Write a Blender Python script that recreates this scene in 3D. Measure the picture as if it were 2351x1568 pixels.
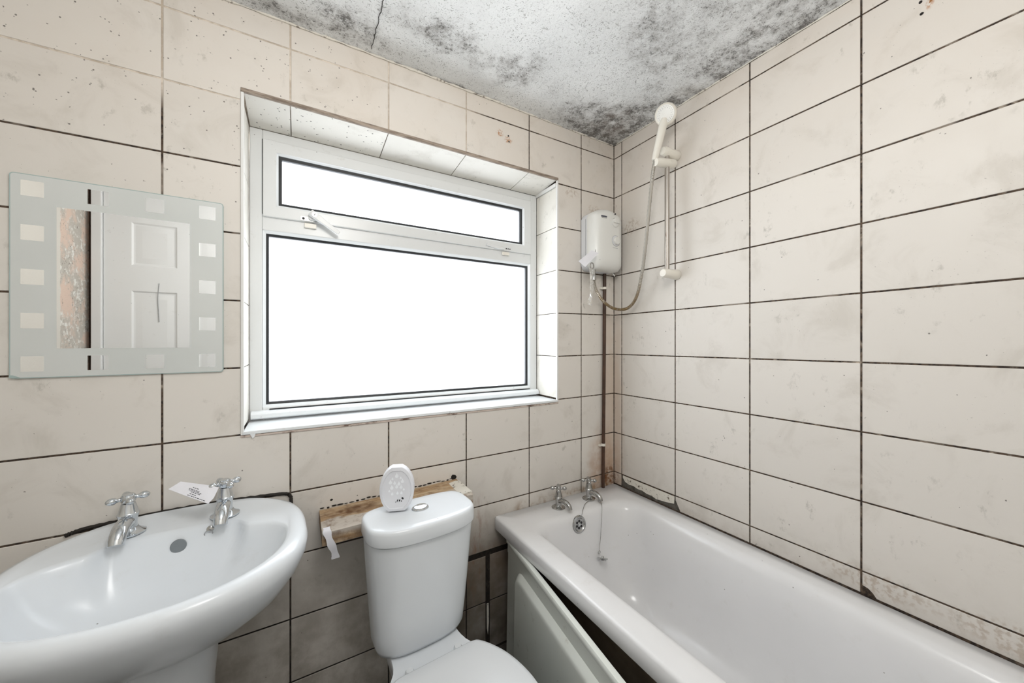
import bpy, bmesh, math, random
from mathutils import Vector, Matrix
random.seed(7)
for o in list(bpy.data.objects): bpy.data.objects.remove(o, do_unlink=True)
scene = bpy.context.scene
col = scene.collection
R = math.radians
sin, cos, pi = math.sin, math.cos, math.pi

# ------------------------------------------------------------------ camera, sky, fill lamp, exposure
CEIL = 2.283
cam_d = bpy.data.cameras.new('camera'); cam = bpy.data.objects.new('camera', cam_d); col.objects.link(cam)
cam.location = (-1.39796, -1.34375, 1.28)
cam.rotation_euler = (R(90), 0, -0.531926)
cam_d.sensor_width = 36.0; cam_d.lens = 36.0 * 835.03 / 2351.0
cam_d.clip_start = 0.01; cam_d.clip_end = 100
scene.camera = cam

world = bpy.data.worlds.new('overcast_sky'); scene.world = world; world.use_nodes = True
wb = world.node_tree.nodes['Background']
wb.inputs[0].default_value = (0.93, 0.965, 1.0, 1); wb.inputs[1].default_value = 5.0

# portal that guides the sky light through the window opening
pl = bpy.data.lights.new('window_portal', 'AREA'); pl.shape = 'RECTANGLE'; pl.size = 1.14; pl.size_y = 0.98
pl.cycles.is_portal = True
po = bpy.data.objects.new('window_portal', pl); col.objects.link(po)
po.location = (-0.952, 0.262, 1.515); po.rotation_euler = (R(-90), 0, 0)

# added fill lamp out of view, brightening the walls (fitting is modelled below)
LAMP = (-1.20, -1.10); FILL_LAMPZ = 2.02
ll = bpy.data.lights.new('fill_bulb', 'POINT'); ll.shadow_soft_size = 0.20
ll.energy = 20.0; ll.color = (1.0, 0.979, 0.953)
lo = bpy.data.objects.new('fill_bulb', ll); col.objects.link(lo)
lo.location = (LAMP[0], LAMP[1], FILL_LAMPZ)

vs = scene.view_settings
vs.view_transform = 'Standard'; vs.look = 'None'; vs.gamma = 1.0; vs.use_curve_mapping = False
vs.exposure = 0.0

# ------------------------------------------------------------------ mesh helpers
ORG = {}
def tag(o, label=None, cat=None, group=None, kind=None):
    if label: o['label'] = label
    if cat: o['category'] = cat
    if group: o['group'] = group
    if kind: o['kind'] = kind
    return o
def thing(name, loc, label=None, cat=None, group=None, kind=None, rz=0.0):
    o = bpy.data.objects.new(name, None); col.objects.link(o)
    o.empty_display_size = 0.05
    o.location = loc; o.rotation_euler = (0, 0, rz)
    ORG[o.name] = Vector(loc) if rz == 0 else Vector((0, 0, 0))
    return tag(o, label, cat, group, kind)

class MB:
    def __init__(s): s.v = []; s.f = []
    def add(s, vs_, fs):
        b = len(s.v); s.v += [Vector(p) for p in vs_]; s.f += [tuple(b + i for i in f) for f in fs]; return s
    def box(s, x0, x1, y0, y1, z0, z1):
        return s.add([(x0,y0,z0),(x1,y0,z0),(x1,y1,z0),(x0,y1,z0),(x0,y0,z1),(x1,y0,z1),(x1,y1,z1),(x0,y1,z1)],
                     [(3,2,1,0),(4,5,6,7),(0,1,5,4),(1,2,6,5),(2,3,7,6),(3,0,4,7)])
    def rings(s, rings, cap0=True, cap1=True, closed=False):
        n = len(rings[0]); b = len(s.v)
        for r in rings: s.v += [Vector(p) for p in r]
        m = len(rings)
        for i in range(m if closed else m - 1):
            j = (i + 1) % m
            for k in range(n):
                l = (k + 1) % n
                s.f.append((b+i*n+k, b+i*n+l, b+j*n+l, b+j*n+k))
        if not closed:
            if cap0: s.f.append(tuple(b + k for k in reversed(range(n))))
            if cap1: s.f.append(tuple(b + (m-1)*n + k for k in range(n)))
        return s
    def tube(s, pts, rad, n=12, caps=True):
        pts = [Vector(p) for p in pts]; m = len(pts)
        rad = rad if isinstance(rad, (list, tuple)) else [rad] * m
        t0 = (pts[1] - pts[0]).normalized()
        up = Vector((0,0,1)) if abs(t0.z) < 0.9 else Vector((1,0,0))
        nrm = t0.cross(up).normalized(); rings = []
        for i, p in enumerate(pts):
            t = (pts[min(i+1, m-1)] - pts[max(i-1, 0)]).normalized()
            nrm = (nrm - t * nrm.dot(t)).normalized(); bn = t.cross(nrm)
            rings.append([p + (nrm * cos(2*pi*k/n) + bn * sin(2*pi*k/n)) * rad[i] for k in range(n)])
        return s.rings(rings, caps, caps)
    def lathe(s, prof, c=(0,0,0), axis='z', n=24):
        """prof: list of (r, h) along the axis"""
        c = Vector(c); rings = []
        for r, h in prof:
            ring = []
            for k in range(n):
                a = 2*pi*k/n; u, w = r*cos(a), r*sin(a)
                if axis == 'z': ring.append(c + Vector((u, w, h)))
                elif axis == 'x': ring.append(c + Vector((h, u, w)))
                else: ring.append(c + Vector((w, h, u)))
            rings.append(ring)
        return s.rings(rings)
    def ball(s, c, r, n=12):
        if not isinstance(r, (tuple, list)): r = (r, r, r)
        c = Vector(c); rings = []
        for i in range(1, n//2 + 1):
            a = -pi/2 + pi * i / (n//2 + 1)
            rings.append([c + Vector((r[0]*cos(a)*cos(2*pi*k/n), r[1]*cos(a)*sin(2*pi*k/n), r[2]*sin(a))) for k in range(n)])
        return s.rings(rings)
    def xf(s, M):
        s.v = [M @ p for p in s.v]; return s
    def prism(s, poly, axis, a, b):
        """extrude a 2D polygon; axis 'y': (x,z) -> y from a to b; 'x': (y,z); 'z': (x,y)"""
        def P(u, w, h):
            return (u, h, w) if axis == 'y' else ((h, u, w) if axis == 'x' else (u, w, h))
        return s.rings([[P(u, w, a) for u, w in poly], [P(u, w, b) for u, w in poly]])
    def build(s, name, mat, parent=None, smooth=40, loc=None):
        me = bpy.data.meshes.new(name)
        off = Vector((0,0,0))
        if loc is not None: off = Vector(loc)
        elif parent is not None: off = ORG.get(parent.name, Vector((0,0,0)))
        me.from_pydata([tuple(p - off) for p in s.v], [], s.f)
        bm = bmesh.new(); bm.from_mesh(me); bmesh.ops.recalc_face_normals(bm, faces=bm.faces); bm.to_mesh(me); bm.free()
        if mat: me.materials.append(mat)
        if smooth:
            for p in me.polygons: p.use_smooth = True
            me.set_sharp_from_angle(angle=R(smooth))
        o = bpy.data.objects.new(name, me); col.objects.link(o)
        if parent is not None: o.parent = parent
        elif loc is not None: o.location = off
        ORG[o.name] = off
        return o

def bevel(o, w, seg=2, angle=40):
    m = o.modifiers.new('bevel', 'BEVEL'); m.width = w; m.segments = seg; m.limit_method = 'ANGLE'; m.angle_limit = R(angle)
    return o
def subsurf(o, lv=1):
    m = o.modifiers.new('subsurf', 'SUBSURF'); m.levels = lv; m.render_levels = lv; return o
def rrect(x0, x1, y0, y1, r, n=6):
    """rounded rectangle in 2D, counter clockwise"""
    out = []
    for cx, cy, a0 in ((x1-r, y1-r, 0), (x0+r, y1-r, 90), (x0+r, y0+r, 180), (x1-r, y0+r, 270)):
        for i in range(n + 1):
            a = R(a0 + 90.0*i/n); out.append((cx + r*cos(a), cy + r*sin(a)))
    return out
def spline(pts, m=10):
    P = [Vector(p) for p in pts]; out = []
    for i in range(len(P) - 1):
        p0, p1, p2, p3 = P[max(i-1,0)], P[i], P[i+1], P[min(i+2, len(P)-1)]
        for k in range(m):
            t = k / m
            out.append(0.5*((2*p1) + (p2-p0)*t + (2*p0-5*p1+4*p2-p3)*t*t + (3*p1-p0-3*p2+p3)*t**3))
    out.append(P[-1]); return out
def sgp(v, e): return math.copysign(abs(v)**e, v)
def sstep(x, a, b):
    t = min(1, max(0, (x-a)/(b-a))); return t*t*(3-2*t)

# ------------------------------------------------------------------ material helpers
class G:
    def __init__(s, name):
        s.m = bpy.data.materials.new(name); s.m.use_nodes = True; s.t = s.m.node_tree; s.t.nodes.clear()
        s.out = s.t.nodes.new('ShaderNodeOutputMaterial')
        s._pos = None
    def put(s, sock, v):
        if isinstance(v, bpy.types.NodeSocket): s.t.links.new(v, sock)
        elif isinstance(v, (tuple, list)) and len(v) == 3 and sock.type == 'RGBA': sock.default_value = (*v, 1)
        else: sock.default_value = v
    def n(s, typ, props=None, **inp):
        nd = s.t.nodes.new('ShaderNode' + typ)
        for k, v in (props or {}).items(): setattr(nd, k, v)
        for k, v in inp.items():
            key = k.replace('_', ' ')
            s.put(nd.inputs[int(k[1:]) if k[0] == 'i' and k[1:].isdigit() else key], v)
        return nd
    def pos(s):
        if s._pos is None: s._pos = s.n('NewGeometry').outputs['Position']
        return s._pos
    def xyz(s):
        nd = s.n('SeparateXYZ', i0=s.pos()); return nd.outputs[0], nd.outputs[1], nd.outputs[2]
    def noise(s, scale, detail=4, rough=0.55, vec=None, dist=0.0):
        return s.n('TexNoise', Vector=vec or s.pos(), Scale=scale, Detail=detail, Roughness=rough, Distortion=dist).outputs['Fac']
    def vor(s, scale, vec=None, feature='F1', rnd=1.0):
        return s.n('TexVoronoi', {'feature': feature}, Vector=vec or s.pos(), Scale=scale, Randomness=rnd).outputs['Distance']
    def m2(s, op, a, b=0.0, c=None, clamp=False):
        nd = s.n('Math', {'operation': op, 'use_clamp': clamp}, i0=a, i1=b)
        if c is not None: s.put(nd.inputs[2], c)
        return nd.outputs[0]
    def rng(s, v, a, b, c=0.0, d=1.0, smooth=True):
        nd = s.n('MapRange', {'interpolation_type': 'SMOOTHSTEP' if smooth else 'LINEAR'}, i0=v, i1=a, i2=b, i3=c, i4=d)
        return nd.outputs[0]
    def mix(s, f, a, b, blend='MIX'):
        nd = s.n('Mix', {'data_type': 'RGBA', 'blend_type': blend})
        s.put(nd.inputs[0], f); s.put(nd.inputs[6], a); s.put(nd.inputs[7], b); return nd.outputs[2]
    def scale(s, v, k):
        return s.n('VectorMath', {'operation': 'MULTIPLY'}, i0=v, i1=k).outputs[0]
    def blob(s, c, r, warp=0.0, wscale=8):
        """soft ellipsoid mask round a place in the room, 1 inside"""
        p = s.pos()
        if warp:
            nc = s.n('TexNoise', Vector=p, Scale=wscale, Detail=4).outputs['Color']
            w = s.n('VectorMath', {'operation': 'SUBTRACT'}, i0=nc, i1=(0.5,0.5,0.5)).outputs[0]
            p = s.n('VectorMath', {'operation': 'MULTIPLY_ADD'}, i0=w, i1=(warp,warp,warp), i2=p).outputs[0]
        d = s.n('VectorMath', {'operation': 'SUBTRACT'}, i0=p, i1=c).outputs[0]
        d = s.n('VectorMath', {'operation': 'DIVIDE'}, i0=d, i1=r).outputs[0]
        l = s.n('VectorMath', {'operation': 'LENGTH'}, i0=d).outputs['Value']
        return s.rng(l, 0.35, 1.0, 1.0, 0.0)
    def bsdf(s, color, rough=0.5, metal=0.0, bump=None, bstr=0.3, bdist=0.002, **kw):
        b = s.n('BsdfPrincipled')
        s.put(b.inputs['Base Color'], color); s.put(b.inputs['Roughness'], rough); s.put(b.inputs['Metallic'], metal)
        for k, v in kw.items(): s.put(b.inputs[k.replace('_', ' ')], v)
        if bump is not None:
            bn = s.n('Bump', Strength=bstr, Distance=bdist, Height=bump); s.t.links.new(bn.outputs[0], b.inputs['Normal'])
        s.t.links.new(b.outputs[0], s.out.inputs[0]); s.b = b
        return s.m
def srgb(r, g, b):
    f = lambda c: (c/255/12.92) if c/255 <= 0.04045 else ((c/255+0.055)/1.055)**2.4
    return (f(r), f(g), f(b))
def plain(name, c, rough=0.5, metal=0.0, var=0.06, vs_=30, **kw):
    g = G(name); nz = g.noise(vs_, 4)
    k = g.rng(nz, 0.3, 0.7, 1.0 - var, 1.0 + var * 0.4)
    c2 = g.n('VectorMath', {'operation': 'SCALE'}, i0=c).outputs[0]
    nd = c2.node; g.put(nd.inputs['Scale'], k)
    return g.bsdf(c2, rough, metal, **kw)

def tile_material(name, base, reveal=False):
    g = G(name); x, y, z = g.xyz()
    rnd = g.n('ObjectInfo').outputs['Random']
    c = g.mix(rnd, tuple(v*0.965 for v in base), tuple(min(1, v*1.015) for v in base))
    # faint printed marbling
    sm = g.noise(7, 6, 0.62, dist=0.6); c = g.mix(g.rng(sm, 0.50, 0.72, 0, 0.36), c, srgb(187, 180, 169))
    sm2 = g.noise(26, 5, 0.7, vec=g.scale(g.pos(), (1, 1, 0.7))); gate = g.rng(g.noise(5, 3), 0.48, 0.62)
    c = g.mix(g.m2('MULTIPLY', g.rng(sm2, 0.56, 0.70), g.m2('MULTIPLY', gate, 0.50)), c, srgb(148, 145, 134))
    if not reveal:
        # pinkish brown warmth left by damp towards the ceiling
        damp = g.m2('MULTIPLY', g.rng(z, 1.55, 2.28), g.rng(g.noise(3.0, 4), 0.35, 0.7, 0.35, 1.0))
        c = g.mix(g.m2('MULTIPLY', damp, 0.26), c, srgb(204, 184, 162))
        # rust coloured run in the corner by the pipe and above the bath
        r1 = g.blob((-0.075, 0.0, 0.62), (0.12, 0.10, 0.30), 0.10, 14)
        r2 = g.blob((-0.03, -0.02, 0.95), (0.08, 0.06, 0.75), 0.05, 10)
        c = g.mix(g.m2('MULTIPLY', g.m2('MULTIPLY', r1, g.rng(g.noise(22, 5, 0.65), 0.3, 0.6, 0.35, 1)), 0.72), c, srgb(184, 148, 118)); c = g.mix(g.m2('MULTIPLY', r2, 0.42), c, srgb(196, 166, 136))
        r3 = g.m2('MULTIPLY', g.blob((-0.04, 0.0, 0.58), (0.07, 0.05, 0.10), 0.06, 30), g.rng(g.noise(45, 5, 0.7), 0.42, 0.6))
        c = g.mix(r3, c, srgb(120, 70, 30))
        band = g.m2('MULTIPLY', g.rng(z, 0.552, 0.60, 1, 0), g.rng(g.noise(18, 5, 0.65), 0.46, 0.66))
        band = g.m2('MULTIPLY', band, g.m2('MULTIPLY', g.rng(x, -0.62, -0.55), g.rng(x, -0.03, -0.01, 1.0, 0.12)))
        c = g.mix(g.m2('MULTIPLY', band, 0.85), c, srgb(150, 112, 62))
        # filth low down between toilet and bath, painted darker for the shade there
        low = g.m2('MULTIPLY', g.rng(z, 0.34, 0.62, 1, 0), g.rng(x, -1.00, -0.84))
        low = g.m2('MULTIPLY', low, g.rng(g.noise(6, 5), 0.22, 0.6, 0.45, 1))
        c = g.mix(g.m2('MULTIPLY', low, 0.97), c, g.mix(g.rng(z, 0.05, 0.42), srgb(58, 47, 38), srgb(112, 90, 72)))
        red = g.m2('MULTIPLY', g.blob((-0.80, 0, 0.44), (0.12, 0.05, 0.30)), g.rng(g.noise(40, 4, vec=g.scale(g.pos(), (1, 1, 0.3))), 0.5, 0.68))
        c = g.mix(g.m2('MULTIPLY', red, 0.5), c, srgb(150, 92, 66))
        low_shade = g.m2('MULTIPLY', g.rng(z, 0.2, 0.8, 1, 0), g.rng(g.noise(9, 6, 0.65), 0.30, 0.7, 0.3, 1))  # shade low on the wall by the cistern, painted as mottled grey-brown
        c = g.mix(g.m2('MULTIPLY', low_shade, 0.74), c, srgb(118, 110, 97))
        # rust below old screw holes
        for cc, rr in (((0, -1.085, 2.155), (0.05, 0.010, 0.030)), ((-0.625, 0, 2.140), (0.022, 0.05, 0.022)), ((-0.665, 0, 2.155), (0.022, 0.05, 0.018))):
            c = g.mix(g.m2('MULTIPLY', g.m2('MULTIPLY', g.blob(cc, rr, 0.02, 60), g.rng(g.noise(120, 3), 0.4, 0.6)), 0.8), c, srgb(176, 120, 66))
        # brown bloom over the water heater
        for cc, rr in (((-0.14, 0, 1.935), (0.05, 0.05, 0.025)), ((-0.28, 0, 1.985), (0.06, 0.05, 0.03)), ((0, -0.11, 1.84), (0.05, 0.07, 0.05)), ((0, -0.98, 0.60), (0.05, 0.16, 0.04)), ((0, -1.22, 0.60), (0.05, 0.15, 0.05))):
            c = g.mix(g.m2('MULTIPLY', g.m2('MULTIPLY', g.blob(cc, rr, 0.03, 30), g.rng(g.noise(70, 4), 0.45, 0.62)), 0.42), c, srgb(150, 122, 92))
    # black mould specks: sparse dots, many on the upper left wall and the window head
    dv = g.vor(95); dsel = g.noise(42, 2); dens = g.noise(2.3, 3)
    if reveal:
        dens = g.m2('ADD', g.rng(x, -0.95, -1.35, 0.0, 0.55), g.rng(z, 1.97, 2.0, -0.5, 0))
        dot = g.m2('MULTIPLY', g.rng(g.vor(70), 0.16, 0.22, 1, 0), g.rng(dsel, 0.50, 0.54, 0, 1))
        dot = g.m2('MULTIPLY', dot, g.rng(dens, 0.02, 0.3))
    else:
        up = g.m2('MULTIPLY', g.rng(z, 1.45, 1.95), g.rng(x, -0.9, -1.5))
        dot = g.m2('MULTIPLY', g.rng(dv, 0.15, 0.24, 1, 0), g.rng(g.m2('ADD', dsel, g.m2('MULTIPLY', up, 0.10)), 0.66, 0.70))
    c = g.mix(g.m2('MULTIPLY', dot, 0.75), c, srgb(62, 54, 44))
    fine = g.m2('MULTIPLY', g.rng(g.noise(190, 3, 0.6), 0.66, 0.72), g.rng(g.noise(7, 3), 0.5, 0.62))
    c = g.mix(g.m2('MULTIPLY', fine, 0.45), c, srgb(92, 84, 72))
    rough = g.rng(g.noise(12, 4), 0.3, 0.7, 0.46, 0.62)
    return g.bsdf(c, rough, bump=g.noise(60, 3), bstr=0.05, bdist=0.001)

M = {}
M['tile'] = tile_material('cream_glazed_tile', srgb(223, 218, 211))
M['tile_rev'] = tile_material('cream_reveal_tile', srgb(230, 227, 219), True)

def grout_material():
    g = G('mouldy_grout'); x, y, z = g.xyz()
    n1 = g.noise(30, 5, 0.6); n2 = g.noise(6, 3)
    dark = g.mix(g.rng(g.noise(90, 4), 0.35, 0.65), srgb(38, 30, 24), srgb(92, 76, 62))
    clean = g.mix(g.rng(n1, 0.4, 0.6), srgb(222, 211, 198), srgb(192, 179, 163))
    up = g.m2('MULTIPLY', g.rng(z, 1.90, 2.0), g.rng(x, -0.70, -0.85))
    f = g.m2('ADD', g.rng(n1, 0.56, 0.70, 0, 0.55), g.m2('MULTIPLY', up, g.rng(n2, 0.3, 0.55, 0.8, 1.0)))
    f = g.m2('ADD', f, g.rng(n2, 0.58, 0.68, 0.0, 0.35), clamp=True)
    f = g.m2('MULTIPLY', f, g.rng(z, 0.5, 1.0, 0.15, 1))
    low = g.rng(z, 0.40, 0.60, 1, 0); dark = g.mix(g.m2('MULTIPLY', low, 0.85), dark, srgb(22, 18, 14))
    return g.bsdf(g.mix(f, dark, clean), 0.9, bump=n1, bstr=0.5, bdist=0.002)
M['grout'] = grout_material()

def ceiling_material():
    g = G('mouldy_artex_ceiling'); x, y, z = g.xyz()
    base = g.mix(g.rng(g.noise(3.2, 5), 0.35, 0.65), srgb(242, 244, 244), srgb(228, 230, 230))
    grit = g.noise(85, 8, 0.68); crust = g.noise(30, 8, 0.7, dist=0.8)
    # fine dark fibres of mould everywhere, thicker inside the patches
    fib = g.noise(120, 4, 0.6, dist=1.6)
    patches = [((-0.10, -0.10, CEIL), (0.20, 0.20, 0.3), 0.85), ((-0.30, -0.11, CEIL), (0.17, 0.14, 0.3), 0.62),
               ((-0.04, -0.22, CEIL), (0.07, 0.22, 0.3), 0.8), ((-0.70, -0.20, CEIL), (0.11, 0.10, 0.3), 0.62),
               ((-0.97, -0.20, CEIL), (0.14, 0.07, 0.3), 0.72), ((-0.85, -0.18, CEIL), (0.11, 0.08, 0.3), 0.6), ((-1.08, -0.22, CEIL), (0.12, 0.05, 0.3), 0.5),
               ((-1.27, -0.07, CEIL), (0.16, 0.09, 0.3), 0.62), ((-1.42, -0.02, CEIL), (0.16, 0.06, 0.3), 0.6),
               ((-0.05, -0.70, CEIL), (0.14, 0.34, 0.3), 0.72), ((-0.24, -0.62, CEIL), (0.34, 0.26, 0.3), 0.55), ((-0.09, -0.42, CEIL), (0.12, 0.22, 0.3), 0.5),
               ((-0.48, -0.12, CEIL), (0.16, 0.10, 0.3), 0.35)]
    d = None
    for c_, r_, k in patches:
        b = g.m2('MULTIPLY', g.blob(c_, tuple(v*1.45 for v in r_), 0.22, 7), k); d = b if d is None else g.m2('MAXIMUM', d, b)
    edge = g.m2('MAXIMUM', g.rng(x, -0.05, -0.003), g.rng(y, -0.03, -0.002, 0, 0.8))
    edge = g.m2('MULTIPLY', edge, g.rng(g.noise(11, 4), 0.36, 0.6))
    d = g.m2('MAXIMUM', d, g.m2('MULTIPLY', edge, 0.9))
    d = g.m2('MULTIPLY', d, g.rng(g.noise(16, 6, 0.7), 0.30, 0.66, 0.25, 1.15))
    d = g.m2('ADD', d, g.rng(g.noise(3.4, 5, 0.6), 0.42, 0.70, 0.0, 0.30))
    thr = g.m2('SUBTRACT', 0.70, g.m2('MULTIPLY', d, 0.24))
    spk = g.rng(g.m2('SUBTRACT', g.m2('ADD', g.m2('MULTIPLY', fib, 0.5), g.m2('MULTIPLY', grit, 0.5)), thr), -0.05, 0.08)
    c = g.mix(g.m2('MULTIPLY', g.rng(d, 0.20, 1.05), g.rng(crust, 0.34, 0.62, 0.30, 0.9)), base, srgb(138, 134, 130))
    c = g.mix(g.m2('MULTIPLY', spk, 0.72), c, srgb(66, 63, 60))
    sp2 = g.m2('MULTIPLY', g.rng(g.noise(80, 5, 0.62, dist=2.2), 0.56, 0.65), g.rng(g.noise(4, 3), 0.36, 0.6, 0.55, 1))
    c = g.mix(g.m2('MULTIPLY', sp2, 0.72), c, srgb(108, 106, 102))
    sp3 = g.m2('MULTIPLY', g.rng(g.noise(150, 3, 0.6, dist=1.0), 0.63, 0.69), g.rng(g.noise(9, 4), 0.35, 0.6, 0.3, 1)); c = g.mix(g.m2('MULTIPLY', sp3, 0.6), c, srgb(84, 82, 78))
    br = g.m2('MULTIPLY', g.blob((-0.14, -0.14, CEIL), (0.16, 0.14, 0.3), 0.12, 12), g.rng(g.noise(14, 4), 0.4, 0.65))
    c = g.mix(g.m2('MULTIPLY', br, 0.5), c, srgb(140, 128, 120))
    h = g.m2('ADD', g.m2('MULTIPLY', crust, 0.8), g.m2('MULTIPLY', grit, 0.5))
    return g.bsdf(c, 0.95, bump=h, bstr=0.8, bdist=0.008)
M['ceiling'] = ceiling_material()

def porcelain(name, c, rough=0.12, dirt=0.0):
    g = G(name); x, y, z = g.xyz()
    k = g.mix(0.5, c, c) if name == 'white_seat_plastic' else g.mix(g.rng(g.noise(4, 3), 0.35, 0.65), c, tuple(v*0.97 for v in c))
    sp = g.m2('MULTIPLY', g.rng(g.vor(38), 0.05, 0.075, 1, 0), g.rng(g.noise(17, 1), 0.60, 0.64))
    k = g.mix(g.m2('MULTIPLY', sp, 0.7), k, srgb(90, 84, 76))
    if dirt:
        k = g.mix(g.m2('MULTIPLY', g.rng(g.noise(13, 6, 0.7), 0.56, 0.75), dirt), k, srgb(176, 168, 152))
    return g.bsdf(k, rough + 0.03 if name == 'white_seat_plastic' else g.rng(g.noise(9, 3), 0.3, 0.7, rough, rough + 0.08))
M['porcelain'] = porcelain('white_porcelain', srgb(226, 231, 236))
M['basin'] = porcelain('white_basin_porcelain', srgb(226, 231, 236), 0.17, 0.10)
M['bath'] = porcelain('white_bath_enamel', srgb(228, 228, 229), 0.14, 0.12)
M['seat'] = porcelain('white_seat_plastic', srgb(226, 230, 234), 0.22)
def pvc(name, c, rough=0.28, dirt=0.3):
    g = G(name)
    n = g.noise(24, 6, 0.7)
    k = g.mix(g.m2('MULTIPLY', g.rng(n, 0.60, 0.76), dirt), c, srgb(150, 142, 124))
    sp = g.m2('MULTIPLY', g.rng(g.vor(60), 0.07, 0.11, 1, 0), g.rng(g.noise(23, 1), 0.66, 0.69))
    k = g.mix(g.m2('MULTIPLY', sp, 0.7), k, srgb(70, 62, 52))
    return g.bsdf(k, rough)
M['pvc'] = pvc('white_window_plastic', srgb(222, 224, 224))
M['sill'] = pvc('white_sill_plastic', srgb(232, 236, 238), 0.22, 0.2)
M['trimw'] = pvc('white_tile_trim', srgb(232, 232, 230), 0.3, 0.2)
g = G('grimy_tile_trim'); M['trimd'] = g.bsdf(g.mix(g.rng(g.noise(60, 6, 0.7, vec=g.scale(g.pos(), (0.25, 1, 2))), 0.36, 0.62), srgb(118, 104, 92), srgb(166, 152, 138)), 0.7)
g = G('grimy_white_edge'); M['edge'] = g.bsdf(g.mix(g.rng(g.noise(26, 5, 0.7, vec=g.scale(g.pos(), (0.5, 1, 2))), 0.50, 0.62), srgb(204, 190, 180), srgb(92, 68, 54)), 0.7)
M['panel'] = pvc('white_bath_panel_acrylic', srgb(220, 224, 218), 0.22, 0.35)
M['heater'] = pvc('white_heater_plastic', srgb(226, 226, 222), 0.3, 0.12)
M['heater2'] = pvc('cool_white_plastic', srgb(222, 224, 228), 0.3, 0.05)
M['shower'] = pvc('yellowed_white_plastic', srgb(232, 228, 218), 0.3, 0.25)
M['rubber'] = plain('black_rubber', srgb(34, 36, 38), 0.5)
M['dark'] = plain('dark_gap', srgb(26, 22, 18), 0.8)
M['chrome'] = plain('chrome', (0.66, 0.69, 0.72), 0.10, 1.0, 0.10, 40)
M['dullchrome'] = plain('limescaled_chrome', (0.50, 0.50, 0.49), 0.16, 1.0, 0.25, 60)
g = G('worn_steel_rail'); rs = g.rng(g.noise(30, 4, vec=g.scale(g.pos(), (1,1,0.25))), 0.62, 0.7)
M['rail'] = g.bsdf(g.mix(rs, (0.46, 0.425, 0.385), srgb(110, 80, 52)), 0.30, g.rng(rs, 0, 1, 0.85, 0.2))
g = G('brass_stained_hose'); hz_ = g.rng(g.xyz()[2], 1.62, 1.42)
M['hose'] = g.bsdf(g.mix(g.m2('MULTIPLY', hz_, g.rng(g.noise(40, 3), 0.3, 0.6, 0.4, 1)), (0.46, 0.44, 0.40), srgb(138, 116, 82)), 0.35, 0.75)
M['pipe'] = plain('brown_painted_pipe', srgb(72, 48, 34), 0.45, 0, 0.3, 30)
M['paper'] = plain('white_paper', srgb(232, 232, 238), 0.8, 0, 0.04, 20)
M['ink'] = plain('grey_ink', srgb(96, 98, 108), 0.8)
M['inkd'] = plain('black_ink', srgb(24, 24, 28), 0.6)
M['faint'] = plain('faint_grey_print', srgb(150, 150, 150), 0.6)
M['sealant'] = plain('black_mouldy_sealant', srgb(30, 24, 18), 0.7, 0, 0.4, 60)
M['cement'] = plain('dark_grey_cement', srgb(92, 88, 82), 0.9, 0, 0.4, 50)
g = G('chipped_white_plaster'); pn = g.noise(48, 6, 0.7)
M['plaster'] = g.bsdf(g.mix(g.rng(pn, 0.56, 0.66), srgb(222, 218, 208), srgb(104, 92, 80)), 0.85, bump=pn, bstr=0.6, bdist=0.004)
M['freshener'] = plain('frosted_white_plastic', srgb(228, 230, 236), 0.35, 0, 0.03, 20)
M['droplet'] = plain('bright_white_print', srgb(246, 250, 255), 0.3, 0, 0.01, 20)

def wood():
    g = G('bare_timber_batten'); x, y, z = g.xyz()
    gr = g.noise(14, 6, 0.6, vec=g.scale(g.pos(), (0.6, 5, 5)))
    c = g.mix(g.rng(gr, 0.35, 0.65), srgb(198, 176, 146), srgb(164, 132, 96))
    st = g.m2('MULTIPLY', g.blob((-1.235, -0.055, 0.735), (0.10, 0.05, 0.05), 0.04, 20), g.rng(g.noise(40, 4), 0.35, 0.6, 0.5, 1))
    c = g.mix(st, c, srgb(104, 72, 44))
    wp = g.m2('MULTIPLY', g.rng(g.m2('ADD', y, g.m2('MULTIPLY', g.noise(16, 4), 0.08)), -0.045, -0.06), g.rng(z, 0.705, 0.722))
    c = g.mix(g.m2('MULTIPLY', wp, 0.85), c, srgb(196, 190, 182))
    d2 = g.rng(g.noise(30, 6, 0.7), 0.46, 0.70); c = g.mix(g.m2('MULTIPLY', d2, 0.75), c, srgb(118, 92, 70))
    ff = g.m2('MULTIPLY', g.rng(z, 0.705, 0.728, 1, 0), g.rng(g.noise(24, 5, 0.7), 0.3, 0.62)); c = g.mix(g.m2('MULTIPLY', ff, 0.7), c, srgb(120, 98, 80))
    return g.bsdf(c, 0.85, bump=gr, bstr=0.4, bdist=0.003)
M['wood'] = wood()
g = G('dirty_floor'); fn = g.noise(9, 6, 0.65)
M['floor'] = g.bsdf(g.mix(g.rng(fn, 0.4, 0.7), srgb(70, 64, 58), srgb(38, 34, 30)), 0.6, bump=fn, bstr=0.3, bdist=0.004)
M['underbath'] = plain('brown_fibreglass', srgb(150, 132, 112), 0.85, 0, 0.25, 12)
M['brick'] = plain('outer_wall_render', srgb(190, 182, 172), 0.9)
def frontwall():
    g = G('bare_pink_plaster'); n = g.noise(7, 6, 0.65); n2 = g.noise(34, 6, 0.7)
    c = g.mix(g.rng(n, 0.42, 0.56), srgb(216, 190, 172), srgb(176, 168, 156))
    c = g.mix(g.m2('MULTIPLY', g.rng(n2, 0.55, 0.66), g.rng(n, 0.45, 0.6)), c, srgb(232, 230, 224))
    c = g.mix(g.m2('MULTIPLY', g.rng(g.noise(60, 5, 0.7), 0.58, 0.68), g.rng(g.noise(9, 3), 0.45, 0.6)), c, srgb(96, 88, 76))
    return g.bsdf(c, 0.9, bump=n2, bstr=0.5, bdist=0.006)
M['plasterwall'] = frontwall()
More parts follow.
